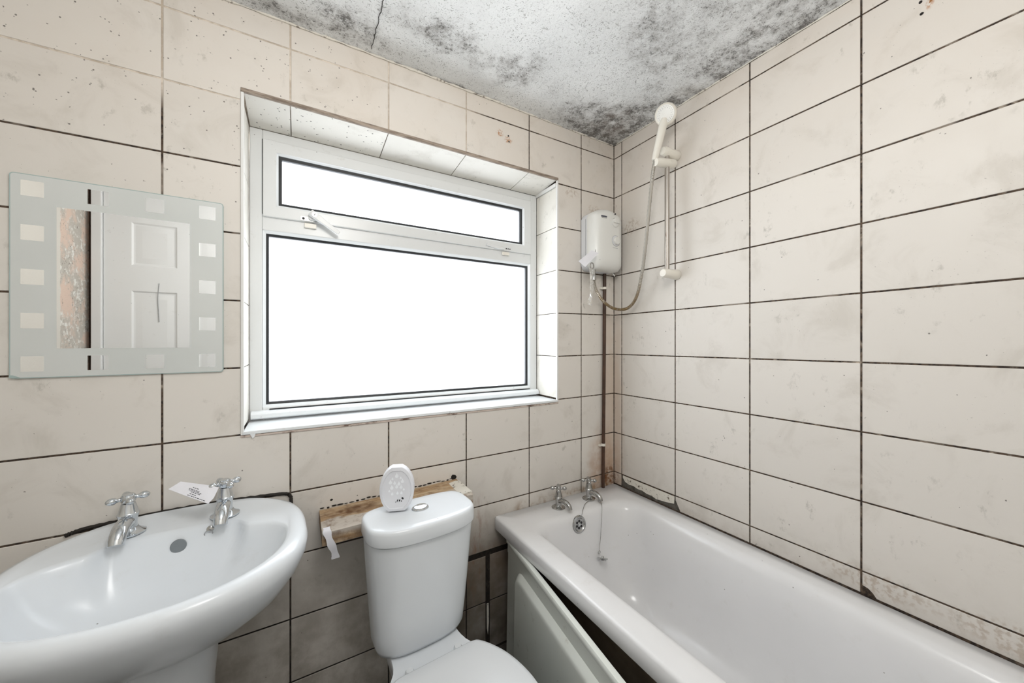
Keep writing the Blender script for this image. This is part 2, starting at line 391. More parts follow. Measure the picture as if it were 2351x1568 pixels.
def leftwall():
    g = G('half_stripped_wall'); x, y, z = g.xyz(); n = g.noise(7, 6, 0.65); n2 = g.noise(34, 6, 0.7)
    c = g.mix(g.rng(n, 0.40, 0.58), srgb(226, 202, 186), srgb(196, 190, 180))
    c = g.mix(g.m2('MULTIPLY', g.rng(n2, 0.50, 0.62), g.rng(n, 0.40, 0.55)), c, srgb(238, 236, 230))
    c = g.mix(g.m2('MULTIPLY', g.rng(g.noise(60, 5, 0.7), 0.55, 0.66), g.rng(g.noise(9, 3), 0.42, 0.58)), c, srgb(110, 100, 88))
    e = g.rng(g.m2('ADD', y, g.m2('MULTIPLY', g.noise(20, 4), 0.03)), -1.445, -1.438)
    return g.bsdf(g.mix(e, c, srgb(222, 217, 208)), 0.8, bump=n2, bstr=0.4, bdist=0.005)
M['leftwall'] = leftwall()
M['paintwall'] = plain('cream_painted_wall', srgb(226, 221, 213), 0.7)
M['door'] = pvc('white_door_gloss', srgb(238, 238, 236), 0.35, 0.12)
M['brownwood'] = plain('dark_brown_timber', srgb(70, 44, 30), 0.7, 0, 0.3)
g = G('mirror_silver'); M['mirror'] = g.bsdf((0.94, 0.95, 0.95), 0.01, 1.0)
g = G('frosted_mirror_border'); M['frost'] = g.bsdf(g.mix(g.rng(g.noise(3, 3), 0.35, 0.65), srgb(214, 217, 215), srgb(208, 212, 210)), 0.40, 0.10)
g = G('glass_edge_green'); M['glassedge'] = g.bsdf(srgb(168, 186, 184), 0.15)
def window_glass():
    g = G('frosted_window_glass')
    tr = g.n('BsdfTransparent', Color=(0.96, 0.97, 0.98)); tl = g.n('BsdfTranslucent', Color=(0.95, 0.96, 0.98))
    gl = g.n('BsdfGlossy', Color=(1, 1, 1), Roughness=0.15)
    m1 = g.n('MixShader', i0=0.30, i1=tr.outputs[0], i2=tl.outputs[0])
    m2_ = g.n('MixShader', i0=0.04, i1=m1.outputs[0], i2=gl.outputs[0])
    g.t.links.new(m2_.outputs[0], g.out.inputs[0]); return g.m
M['glass'] = window_glass()
def clearplastic():
    g = G('clear_plastic_film')
    tr = g.n('BsdfTransparent', Color=(0.97, 0.97, 0.96)); gl = g.n('BsdfGlossy', Color=(1, 1, 1), Roughness=0.12)
    df = g.n('BsdfDiffuse', Color=(0.85, 0.85, 0.83))
    a = g.n('MixShader', i0=g.rng(g.noise(60, 3), 0.4, 0.7, 0.12, 0.5), i1=tr.outputs[0], i2=df.outputs[0])
    b = g.n('MixShader', i0=0.10, i1=a.outputs[0], i2=gl.outputs[0])
    g.t.links.new(b.outputs[0], g.out.inputs[0]); return g.m
M['film'] = clearplastic()

# ------------------------------------------------------------------ room shell
XL, XR, YF = -2.45, 0.0, -1.705           # left wall, right wall, door wall
WX0, WX1, WZ0, WZ1 = -1.541, -0.364, 1.005, 2.026   # window opening
TD = 0.0018                                # how far a tile stands proud of its grout

floor = MB().box(XL - .1, XR + .1, YF - .1, 0.3, -0.1, 0.0).build('floor', M['floor'], smooth=0); tag(floor, kind='structure')
# ceiling: lumpy plaster grid
mb = MB(); NX, NY = 90, 62; rr_ = random.Random(3)
vs_ = []
for j in range(NY + 1):
    for i in range(NX + 1):
        x = XL - .05 + (XR - XL + .1) * i / NX; y = YF - .05 + (0.05 - YF + .05) * j / NY
        vs_.append((x, y, CEIL + rr_.uniform(-0.0012, 0.0012) + 0.003 * sin(5*x) * cos(4*y)))
n1 = NX + 1
fs = [(j*n1+i, j*n1+i+1, (j+1)*n1+i+1, (j+1)*n1+i) for j in range(NY) for i in range(NX)]
mb.add(vs_, fs)
ceiling = mb.build('ceiling', M['ceiling']); tag(ceiling, kind='structure')
sl = MB().box(XL - .1, XR + .1, YF - .1, 0.3, CEIL + 0.01, CEIL + 0.12).build('upper_slab', M['paintwall'], ceiling, 0)

# back wall with the window opening: the grout bed; tiles are laid on it
mb = MB(); y0, y1 = TD, 0.27
mb.box(XL - .1, WX0 - .006, y0, y1, 0, CEIL + .02); mb.box(WX1 + .006, XR + .1, y0, y1, 0, CEIL + .02)
mb.box(WX0 - .006, WX1 + .006, y0, y1, 0, WZ0 - .006)
mb.add([(WX0-.006, y0, WZ1+.006), (WX1+.006, y0, WZ1+.006), (WX1+.006, y1, WZ1-.012), (WX0-.006, y1, WZ1-.012),
        (WX0-.006, y0, CEIL+.02), (WX1+.006, y0, CEIL+.02), (WX1+.006, y1, CEIL+.02), (WX0-.006, y1, CEIL+.02)],
       [(3,2,1,0),(4,5,6,7),(0,1,5,4),(1,2,6,5),(2,3,7,6),(3,0,4,7)])
wall_back = mb.build('wall_back', M['grout'], smooth=0); tag(wall_back, kind='structure')
wall_right = MB().box(TD, 0.27, YF - .1, TD, 0, CEIL + .02).build('wall_right', M['grout'], smooth=0); tag(wall_right, kind='structure')
wall_left = MB().box(XL - .1, XL, YF - .1, 0.0, 0, CEIL + .02).build('wall_left', M['leftwall'], smooth=0); tag(wall_left, kind='structure')
DX0, DX1, DZ = -2.425, -1.585, 2.215        # door frame outer
mb = MB(); mb.box(DX1, XR, YF - .1, YF, 0, CEIL + .02)
mb.box(DX0 - .03, DX1, YF - .1, YF, DZ, CEIL + .02)
wall_front = mb.build('wall_front', M['paintwall'], smooth=0); tag(wall_front, kind='structure')

GW = 0.0048          # joint width
TILE_CACHE = {}
def tile_poly(poly, wall, key=None, mat=None, parent=None, proud=TD, name='tile'):
    """one wall tile: an outline (counter clockwise in wall coordinates) with a soft arris, laid on its wall"""
    cx = sum(p[0] for p in poly)/len(poly); cz = sum(p[1] for p in poly)/len(poly)
    me = TILE_CACHE.get(key) if key else None
    if me is None:
        n = len(poly); P = [Vector((p[0]-cx, p[1]-cz)) for p in poly]
        def inset(d):
            out = []
            for i in range(n):
                a, b, c = P[i-1], P[i], P[(i+1) % n]
                e1 = (b-a).normalized(); e2 = (c-b).normalized()
                n1 = Vector((-e1.y, e1.x)); n2 = Vector((-e2.y, e2.x))
                k = 1 + n1.dot(n2); m = (n1+n2)/k if k > 0.15 else n1
                out.append(b + m*d)
            return out
        rings = [(P, 0.0), (P, -proud*0.55), (inset(0.0011), -proud)]
        vs, fs = [], []
        for ring, h in rings:
            for p in ring: vs.append((p.x, h, p.y))
        for r in range(2):
            for i in range(n):
                j = (i+1) % n; fs.append((r*n+i, r*n+j, (r+1)*n+j, (r+1)*n+i))
        fs.append(tuple(2*n+i for i in range(n)))
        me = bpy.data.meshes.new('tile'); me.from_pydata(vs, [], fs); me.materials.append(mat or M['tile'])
        if key: TILE_CACHE[key] = me
    o = bpy.data.objects.new(name, me); col.objects.link(o)
    if wall == 'b': o.location = (cx, TD, cz); o.parent = parent or wall_back
    elif wall == 'r':
        o.location = (TD, -cx, cz); o.rotation_euler = (0, 0, R(-90)); o.parent = parent or wall_right
    return o
def clip(poly, fn, t):
    """Sutherland-Hodgman against one half plane: keep where fn >= 0"""
    out = []
    for i in range(len(poly)):
        a, b = poly[i-1], poly[i]; fa, fb = fn(a), fn(b)
        if fa >= 0: 
            if fb >= 0: out.append(b)
            else: k = fa/(fa-fb); out.append((a[0]+(b[0]-a[0])*k, a[1]+(b[1]-a[1])*k))
        elif fb >= 0:
            k = fa/(fa-fb); out.append((a[0]+(b[0]-a[0])*k, a[1]+(b[1]-a[1])*k)); out.append(b)
    return out
BC0, BSL, BR0 = -0.2186, 0.0085, 1.2145
def brow(k, x): return BR0 + 0.2*k + BSL*x
h = GW/2
bcols = [0.0] + [BC0 - 0.3*k for k in range(0, 9)]
for ci in range(len(bcols) - 1):
    x1, x0 = bcols[ci] - (0.002 if ci == 0 else h), bcols[ci+1] + h
    if x0 < XL: x0 = XL + .002
    if x1 - x0 < .02: continue
    for k in range(-7, 6):
        zb0, zb1 = k, k+1
        P = [(x0, brow(zb0, x0)+h), (x1, brow(zb0, x1)+h), (x1, brow(zb1, x1)-h), (x0, brow(zb1, x0)-h)]
        full = ci > 0 and x0 > XL + .01
        if brow(zb1, x0) < 0.02: continue
        if brow(zb0, x0) < 0: P = clip(P, lambda p: p[1]-0.003, 0); full = False
        if brow(zb1, x0) > CEIL - .003: P = clip(P, lambda p: CEIL-.003-p[1], 0); full = False
        if len(P) < 3: continue
        low = (k <= -5) and -0.83 < x0 and ci <= 2         # the old cut and gappy tiles between toilet and bath
        if ci in (1, 2) and k == -4: P = clip(P, lambda p: p[1] - (brow(-4, p[0]) + .012), 0); full = False
        if ci == 2 and k <= -5:
            P = clip(P, lambda p: (brow(-4, p[0]) - .011) - p[1], 0)
            A = clip(P, lambda p: -0.733 - p[0], 0); Bq = clip(P, lambda p: p[0] + 0.713, 0)
            tile_poly(A, 'b'); tile_poly(Bq, 'b'); continue
        if k == -4 and ci in (0, 1): P = clip(P, lambda p: p[1] - 0.30, 0)
        zlo, zhi = min(p[1] for p in P), max(p[1] for p in P)
        # cut round the window
        e = 0.0045
        inx = x0 < WX1 + e and x1 > WX0 - e; inz = zlo < WZ1 + e and zhi > WZ0 - e
        if inx and inz:
            full = False
            L = x0 < WX0 - e - .005; Rr = x1 > WX1 + e + .005; T = zhi > WZ1 + e + .01; Bt = zlo < WZ0 - e - .01
            if T and not L and not Rr: P = clip(P, lambda p: p[1]-(WZ1+e), 0)
            elif T and L: P = [P[0], (WX0-e, P[0][1]), (WX0-e, WZ1+e), (P[1][0], WZ1+e), P[2], P[3]]
            elif T and Rr: P = [(P[0][0], WZ1+e), (WX1+e, WZ1+e), (WX1+e, P[1][1]), P[1], P[2], P[3]]
            elif Bt: pass
            elif L: P = clip(P, lambda p: (WX0-e)-p[0], 0)
            elif Rr: P = clip(P, lambda p: p[0]-(WX1+e), 0)
            else: continue
        if len(P) < 3: continue
        if ci == 0: key = ('bc0', k) if False else None
        else: key = 'bfull' if full else None
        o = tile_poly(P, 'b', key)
        o.rotation_euler = (random.uniform(-.0015, .0015), 0, random.uniform(-.0012, .0012))

# right wall: the coordinate runs from the corner towards the camera
RC0, RSL = 0.0511, 0.00545
def rrow(k, u): return BR0 + 0.2*k + RSL*u
rcols = [0.0] + [RC0 + 0.3*k for k in range(0, 7)]
for ci in range(len(rcols) - 1):
    u0, u1 = rcols[ci] + (0.002 if ci == 0 else h), min(rcols[ci+1] - h, -YF - .003)
    if u1 - u0 < .02: continue
    for k in range(-4, 6):
        P = [(u0, rrow(k, u0)+h), (u1, rrow(k, u1)+h), (u1, rrow(k+1, u1)-h), (u0, rrow(k+1, u0)-h)]
        full = ci > 0 and u1 < 1.6
        if rrow(k+1, u0) > CEIL - .003: P = clip(P, lambda p: CEIL-.003-p[1], 0); full = False
        if k == -4:
            full = False
            P = clip(P, lambda p: p[1] - 0.5575, 0)
            if ci == 1:      # broken plaster patch instead of a tile
                b = [(u0+.006, .600), (u0+.012, .586)]
                uu = [u0 + .02 + .026*i for i in range(10)]
                jag = [.584, .578, .581, .575, .577, .571, .572, .566, .569, .572]
                P = [(u0+.006, .600)] + [(a, z_) for a, z_ in zip(uu, jag)] + [(u1-.003, .580), (u1-.001, .600), (u1-.001, .612), (u0+.006, .611)]
                tile_poly(P, 'r', mat=M['plaster'], name='chipped_plaster_tile', proud=TD*1.6); continue
            if ci == 2: P = clip(P, lambda p: (p[0]-u0) + 0.55*(p[1]-0.5575) - 0.022, 0)
            if ci == 4: P = [(u0+.030, .5575), P[1], P[2], P[3], (u0, .580), (u0+.012, .577), (u0+.022, .569)]
        if len(P) < 3: continue
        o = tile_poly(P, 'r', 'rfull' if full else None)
# cement bed showing below the broken tile
cb = MB().prism([(-0.052, .556), (-0.37, .556), (-0.365, .575), (-0.352, .611), (-0.054, .611)], 'x', TD, 0.0016).build('cement_bed', M['cement'], wall_right, 0)

# window reveal: soffit, jamb tiles and the white ledge
def quad_slab(name, corners, nrm, t, mat, parent):
    nrm = Vector(nrm); a = [Vector(c) for c in corners]
    return MB().rings([[p + nrm*t for p in a], a]).build(name, mat, parent, 0)
RY = 0.168
def head_z(y): return WZ1 - 0.016 * y / 0.168
cx_ = [WX0 + .002, -1.4186, -1.1186, -0.8186, -0.5186, WX1 - .002]
for a, b in zip(cx_[:-1], cx_[1:]):
    a2, b2 = a + .0016, b - .0016
    quad_slab('tile', [(a2, .002, head_z(0)), (b2, .002, head_z(0)), (b2, RY, head_z(RY)), (a2, RY, head_z(RY))], (0, 0, 1), .006, M['tile_rev'], wall_back)
for side, X, dx in (('l', WX0, -1), ('r', WX1, 1)):
    zs = [WZ0 + .012] + [brow(k, X) for k in range(0, 4)] + [WZ1 - .028, WZ1 - .018]
    if side == 'l': zs = zs[:-1]; zs[-1] = WZ1 - .017
    zs = sorted(set(zs))
    for a, b in zip(zs[:-1], zs[1:]):
        if b - a < .008: continue
        quad_slab('tile', [(X, .002, a+.0016), (X, RY, a+.0016), (X, RY, b-.0016), (X, .002, b-.0016)], (dx, 0, 0), .006, M['tile_rev'], wall_back)
# trims round the opening
def trim(n, mb, mat, b=.0015):
    o = mb.build('trim_%d' % n, mat); tag(o, kind='structure'); bevel(o, b); return o
trim(1, MB().box(WX0 - .004, WX1 + .004, -.004, .006, WZ1 - .001, WZ1 + .011), M['trimd'])
trim(2, MB().box(WX0 - .004, WX0 + .004, -.004, .006, WZ0 - .004, WZ1 - .002), M['trimw'])
trim(3, MB().box(WX1 - .004, WX1 + .004, -.004, .006, WZ0 - .004, WZ1 - .002), M['trimw'])
trim(4, MB().box(WX0 - .004, WX1 + .004, -.003, .004, WZ0 - .012, WZ0 - .0045), M['edge'])
sill = MB().box(WX0 + .001, WX1 - .001, -.006, RY + .01, WZ0 - .004, WZ0 + .006).build('trim_5', M['sill']); tag(sill, kind='structure'); bevel(sill, .002)
drip = MB().prism([(-1.522, 1.002), (-1.508, 1.002), (-1.511, .993), (-1.515, .988), (-1.518, .994)], 'y', -.006, .0).build('sealant_drip', M['sill'], sill, 40)
bead = MB().box(WX1 - .007, WX1 - .001, .006, RY, WZ1 - .028, WZ1 - .012).build('sealant_bead', M['trimw'], sill, 0)

# ------------------------------------------------------------------ window
win = thing('window_1', (-0.9525, RY, WZ0), kind='structure')
FX0, FX1, FZ0, FZ1 = WX0 + .001, WX1 - .001, WZ0 + .007, head_z(RY) - .001
yf, yb = RY, RY + .07
TZ0, TZ1 = 1.664, 1.720                   # transom
SX0, SX1 = -1.503, -0.403                  # frame opening
mb = MB()
mb.box(FX0, SX0, yf, yb, FZ0, FZ1); mb.box(SX1, FX1, yf, yb, FZ0, FZ1)
mb.box(SX0, SX1, yf, yb, 1.976, FZ1); mb.box(SX0, SX1, yf, yb, FZ0, 1.052); mb.box(SX0, SX1, yf, yb, TZ0, TZ1)
fr = mb.build('frame', M['pvc'], win, 0); bevel(fr, .003)
# mitred glazing bead of the lower light
def ring_frame(x0, x1, z0, z1, w, y0, y1, chamfer=0.0):
    def rc(i, y): return [(x0+i, y, z0+i), (x1-i, y, z0+i), (x1-i, y, z1-i), (x0+i, y, z1-i)]
    return MB().rings([rc(0, y1), rc(0, y0), rc(w, y0 + chamfer), rc(w, y1)], closed=True)
ring_frame(SX0 + .0005, SX1 - .0005, 1.052, TZ0, .009, yf + .002, yb - .02, .006).build('glazing_bead', M['sill'], win, 0)
ring_frame(SX0 + .009, SX1 - .009, 1.0605, TZ0 - .0085, .0085, yf + .010, yf + .03, .004).build('gasket', M['rubber'], win, 0)
MB().box(SX0 + .010, SX1 - .010, yf + .022, yf + .028, 1.061, TZ0 - .009).build('pane', M['glass'], win, 0)
# opening fanlight
sash = ring_frame(SX0 + .0015, SX1 - .0015, TZ1 - .010, 1.9745, .040, yf - .010, yf + .05, .0).build('sash', M['pvc'], win, 0); bevel(sash, .003)
ring_frame(SX0 + .0405, SX1 - .0405, TZ1 + .029, 1.9355, .006, yf - .006, yf + .02, .004).build('glazing_bead', M['sill'], sash, 0)
ring_frame(SX0 + .0460, SX1 - .0460, TZ1 + .0345, 1.930, .0105, yf + .002, yf + .02, .003).build('gasket', M['rubber'], sash, 0)
MB().box(SX0 + .048, SX1 - .048, yf + .014, yf + .020, TZ1 + .036, 1.9285).build('pane', M['glass'], sash, 0)
MB().box(SX0 - .001, SX0 + .0015, yf - .001, yf + .01, TZ1, 1.976).build('shadow_seal', M['rubber'], sash, 0)
MB().box(SX1 - .0015, SX1 + .001, yf - .001, yf + .01, TZ1, 1.976).build('shadow_seal', M['rubber'], sash, 0)
# bottom cill nosing
cn = MB().prism([(yf - .022, 1.018), (yf - .026, 1.022), (yf - .026, 1.034), (yf - .018, 1.042), (yf + .004, 1.044), (yf + .004, 1.018)], 'x', FX0 + .006, FX1 - .004).build('cill_nosing', M['sill'], win, 30)
MB().box(SX0 + .02, SX1 - .005, yf - .004, yf + .002, 1.0440, 1.0475).build('seal_strip', M['rubber'], win, 0)
# left handle: base, key barrel, lever, keep
hb = MB().prism(rrect(-1.366, -1.338, 1.716, 1.742, .008, 4), 'y', yf - .022, yf - .010).build('handle_base', M['pvc'], sash, 40); bevel(hb, .002)
Mh = Matrix.Translation((-1.347, yf - .034, 1.731)) @ Matrix.Rotation(R(34), 4, 'Y')
lv = MB().rings([[(-.016, -.006, -.011), (-.016, .012, -.011), (-.016, .012, .011), (-.016, -.006, .011)],
                 [(.02, -.008, -.010), (.02, .010, -.010), (.02, .010, .010), (.02, -.008, .010)],
                 [(.05, -.006, -.0085), (.05, .004, -.0085), (.05, .004, .0085), (.05, -.006, .0085)],
                 [(.096, -.004, -.0075), (.096, .003, -.0075), (.096, .003, .0075), (.096, -.004, .0075)]]).xf(Mh).build('handle_lever', M['pvc'], sash, 40); bevel(lv, .002)
MB().lathe([(.0085, -.009), (.0085, -.006), (.0075, -.0055)], axis='y').xf(Mh).build('key_barrel', M['dullchrome'], sash)
MB().box(-.0012, .0012, -.0096, -.008, -.0045, .0045).xf(Mh).build('key_slot', M['inkd'], sash, 0)
ks = MB().box(-1.389, -1.340, yf - .014, yf - .009, 1.713, 1.727).build('striker_plate', M['dullchrome'], sash, 0)
MB().lathe([(.0045, -.0012), (.0045, .0)], c=(-1.381, yf - .0142, 1.720), axis='y', n=12).build('screw_hole', M['inkd'], sash)
kp = MB().box(-1.378, -1.340, yf - .012, yf - .001, 1.690, 1.706).build('handle_keep', M['shower'], win, 0); bevel(kp, .0015)
# right handle, lever gone: only the worn striker and keep are left
MB().box(-.590, -.562, yf - .013, yf - .009, 1.716, 1.724).build('striker_plate', M['dullchrome'], sash, 0)
for xx in (-.583, -.571, -.546, -.536, -.526):
    MB().lathe([(.0028, -.0012), (.0028, .003)], c=(xx, yf - .0135 if xx < -.56 else yf - .0105, 1.7205), axis='y', n=10).build('screw_hole', M['inkd'], sash)
kp = MB().box(-.566, -.528, yf - .010, yf - .001, 1.690, 1.705).build('handle_keep', M['shower'], win, 0); bevel(kp, .0015)
lv2 = MB().prism([(-.655, 1.722), (-.648, 1.735), (-.600, 1.728), (-.560, 1.722), (-.560, 1.713), (-.600, 1.713)], 'y', yf - .018, yf - .0105).build('handle_lever', M['pvc'], sash, 30); bevel(lv2, .002)

# ------------------------------------------------------------------ door on the wall behind the camera (seen in the mirror)
door = thing('door_1', (-2.0, YF, 0), kind='structure')
DY = YF - .015
mb = MB(); mb.box(DX0, DX0 + .042, YF - .1, YF + .006, 0, DZ - .002); mb.box(DX1 - .042, DX1 - .001, YF - .1, YF + .006, 0, DZ - .002)
mb.box(DX0 + .042, DX1 - .042, YF - .1, YF + .006, DZ - .042, DZ - .002)
bevel(mb.build('door_frame', M['door'], door, 0), .003)
lx0, lx1, lz1 = DX0 + .045, DX1 - .045, DZ - .045
mb = MB(); mb.box(lx0, lx1, DY - .035, DY - .010, .008, lz1)
pan = []
wst = .118; mid = (lx0 + lx1) / 2
zb = [(.16, .82), (.98, 1.586), (1.740, 2.0)]
xs = [(lx0 + wst, mid - .05), (mid + .05, lx1 - wst)]
# stiles and rails as the raised face
grid_x = [lx0, xs[0][0], xs[0][1], xs[1][0], xs[1][1], lx1]; grid_z = [.008] + [v for p in zb for v in p] + [lz1]
for i in range(5):
    for j in range(7):
        if i in (1, 3) and j in (1, 3, 5): continue
        mb.box(grid_x[i], grid_x[i+1], DY - .010, DY, grid_z[j], grid_z[j+1])
mb.build('door_leaf', M['door'], door, 0)
for a, b in xs:
    for c, d in zb:
        o1 = [(a, c), (b, c), (b, d), (a, d)]
        rings = []
        for ins, yy in ((0, DY), (.008, DY - .008), (.016, DY - .009), (.045, DY - .002), (.05, DY - .002)):
            rings.append([(a+ins, yy, c+ins), (b-ins, yy, c+ins), (b-ins, yy, d-ins), (a+ins, yy, d-ins)])
        MB().rings(rings, cap0=False).build('door_panel', M['door'], door, 20)
MB().tube(spline([(-2.139, DY + .001, 1.64), (-2.145, DY + .001, 1.55), (-2.142, DY + .001, 1.46), (-2.139, DY + .001, 1.40)], 6), .0018, 6).build('scratch', M['faint'], door)
MB().box(DX0 - .03, DX0, YF - .1, YF - .05, 0, DZ).build('frame_lining', M['brownwood'], door, 0)

# ------------------------------------------------------------------ added lamp fitting for the fill bulb (above and behind the view)
t = thing('added_pendant', (LAMP[0], LAMP[1], CEIL), 'added white pendant lamp holder out of view, carrying the fill light', 'lamp')
lz_ = lambda prof: [(r, zz) for r, zz in prof]
MB().lathe([(.045, CEIL - .001), (.045, CEIL - .018), (.030, CEIL - .030), (.006, CEIL - .034)], c=(LAMP[0], LAMP[1], 0), n=28).build('ceiling_rose', M['pvc'], t)
MB().lathe([(.018, FILL_LAMPZ + .19), (.021, FILL_LAMPZ + .185), (.021, FILL_LAMPZ + .145), (.016, FILL_LAMPZ + .14)], c=(LAMP[0], LAMP[1], 0), n=20).build('lamp_holder', M['pvc'], t)
MB().tube([(LAMP[0], LAMP[1], CEIL - .03), (LAMP[0], LAMP[1], FILL_LAMPZ + .185)], .0032, 8).build('cord', M['pvc'], t)

# ------------------------------------------------------------------ mirror with etched border
mr = thing('wall_mirror', (-1.7845, 0, 1.192), 'rectangular wall mirror with frosted border of small clear squares', 'mirror')
pl_ = rrect(-1.984, -1.585, 1.192, 1.681, .007, 4)
MB().prism([(a, b) for a, b in pl_], 'y', -.0058, -.0004).build('glass_plate', M['glassedge'], mr, 40)
MB().prism(rrect(-1.982, -1.587, 1.194, 1.679, .006, 4), 'y', -.0061, -.0058).build('frosted_border', M['frost'], mr, 40)
MB().prism([(-1.909, 1.263), (-1.6595, 1.263), (-1.6595, 1.610), (-1.909, 1.610)], 'y', -.0064, -.0061).build('mirror_panel', M['mirror'], mr, 0)
mxs = (-1.948, -1.838, -1.731, -1.621); mzs = (1.647, 1.541, 1.435, 1.330, 1.226)
for i, a in enumerate(mxs):
    for j, b in enumerate(mzs):
        if i in (0, 3) or j in (0, 4):
            MB().box(a - .0185, a + .0185, -.0064, -.0061, b - .0185, b + .0185).build('clear_square', M['mirror'], mr, 0)
MB().prism([(-1.984, 1.1935), (-1.984, 1.200), (-1.979, 1.200), (-1.972, 1.197), (-1.966, 1.1935)], 'y', -.0068, -.0061).build('corner_chip', M['glassedge'], mr, 0)

# ------------------------------------------------------------------ basin
BX = -1.660
def bring(z, a, yf_, yb_, c=None, nf=2.3, nb=4.0, taper=0.0, shoulder=0.0, crest=0.0, N=160, bump=0.0):
    c = c if c is not None else (yf_ + yb_) / 2
    out = []
    for k in range(N):
        t = 2*pi*k/N; u, w = cos(t), sin(t)
        if w < 0: x = a*sgp(u, 2/nf); y = c + (c - yf_)*sgp(w, 2/nf)
        else:
            x = a*sgp(u, 2/nb); y = c + (yb_ - c)*sgp(w, 2/nb)
            q = (y - c)/max(1e-6, yb_ - c); x *= 1 - taper*q*q
        if shoulder and w > 0:
            y += shoulder*sstep(abs(x), .115, .155)*sstep(y, c, yb_)
        if bump and w > 0: y += bump*(1 - sstep(abs(x), .118, .150))
        zz = z
        if crest: zz += crest*(1 - (x/.25)**2)*sstep(y, -.06, -.005)
        out.append((BX + x, y, zz))
    return out
bt = thing('pedestal_basin', (BX, -.24, 0), 'white ceramic pedestal wash basin below the mirror', 'basin')
Rg = []
for z, a, f_, b_, nb in ((.600, .085, -.29, -.10, 2.4), (.615, .125, -.335, -.06, 2.6), (.645, .185, -.395, -.02, 3), (.685, .236, -.442, -.001, 3.4), (.725, .265, -.474, -.001, 4), (.760, .281, -.492, -.001, 5), (.780, .284, -.496, -.001, 5), (.793, .281, -.493, -.001, 5)):
    Rg.append(bring(z, a, f_, b_, -.25, 2.2, nb, .15))
Rg.append(bring(.8005, .274, -.487, -.003, -.25, 2.2, 5, .15, 0, .012))
Rg.append(bring(.8035, .262, -.478, -.008, -.25, 2.2, 5, .15, 0, .014))
Rg.append(bring(.8020, .248, -.468, -.020, -.25, 2.2, 5, .12, 0, .013))
Rg.append(bring(.7990, .243, -.463, -.070, -.25, 2.2, 4.5, .08, .01))
Rg.append(bring(.7975, .241, -.460, -.128, -.25, 2.2, 2.6, 0, .0, 0, 160, .030))
Rg.append(bring(.7960, .239, -.4585, -.137, -.25, 2.2, 2.5, 0, .0, 0, 160, .034))
Rg.append(bring(.7900, .236, -.456, -.143, -.25, 2.2, 2.5, 0, .0, 0, 160, .034))
Rg.append(bring(.7790, .231, -.452, -.148, -.25, 2.2, 2.5, 0, .0, 0, 160, .033))
Rg.append(bring(.7600, .222, -.443, -.153, -.25, 2.2, 2.5, 0, .0, 0, 160, .028))
Rg.append(bring(.7250, .202, -.422, -.160, -.26, 2.2, 2.4, 0, .0, 0, 160, .014))
Rg.append(bring(.6900, .168, -.392, -.172, -.27, 2.1, 2.3))
Rg.append(bring(.6650, .120, -.352, -.195, -.27, 2.0, 2.2))
Rg.append(bring(.6530, .060, -.310, -.235, -.27, 2.0, 2.0))
Rg.append(bring(.6505, .022, -.290, -.250, -.27, 2.0, 2.0))
bo = MB().rings(Rg).build('bowl', M['basin'], bt, 60)
MB().lathe([(.024, .6525), (.021, .6545), (.014, .6535), (.012, .650)], c=(BX, -.27, 0)).build('waste', M['chrome'], bt)
# pedestal
PR = []
for z, a, f_, b_ in ((0, .115, -.33, -.10), (.03, .112, -.325, -.10), (.12, .086, -.295, -.11), (.30, .080, -.285, -.11), (.45, .084, -.292, -.10), (.55, .092, -.305, -.09), (.60, .104, -.322, -.07), (.635, .122, -.345, -.05)):
    PR.append(bring(z, a, f_, b_, -.20, 2.6, 2.6, N=48))
MB().rings(PR).build('pedestal', M['basin'], bt, 60)
ov = Matrix.Translation((BX + .002, -.1255, .764)) @ Matrix.Rotation(R(-14), 4, 'X')
MB().lathe([(.0160, .001), (.0160, -.0010), (.0145, -.0022), (.0120, -.0020), (.001, -.0026)], axis='y', n=28).xf(ov).build('overflow_cover', plain('grey_overflow', srgb(124, 130, 134), 0.4), bt)
cs = Matrix.Translation((-1.597, -.113, .786)) @ Matrix.Rotation(R(-20), 4, 'X')
mb = MB().lathe([(.008, .001), (.008, -.003), (.004, -.005)], axis='y', n=16).xf(cs)
cso = mb.build('chain_stay', M['dullchrome'], bt)
MB().tube([(-1.597 + .0085*cos(a_) - .003, -.119 - .002*sin(a_), .780 + .0085*sin(a_) - .003) for a_ in [2*pi*i/16 for i in range(17)]], .0013, 6).build('split_ring', M['dullchrome'], bt)
# black joint between basin and tiles
jp = [(BX + .243, -.08, .772), (BX + .244, -.03, .786), (BX + .240, -.006, .797)] + [(BX + xx, -.0015, .8015 + .0125*(1 - (xx/.25)**2)) for xx in (.22, .15, .08, 0, -.08, -.15, -.20)] + [(BX - .225, -.0015, .801), (BX - .236, -.002, .797)]
MB().tube(spline(jp, 6), [.0035 + .0022*abs(sin(i*1.7)) for i in range((len(jp)-1)*6 + 1)], 8).build('sealant_joint', M['sealant'], bt)

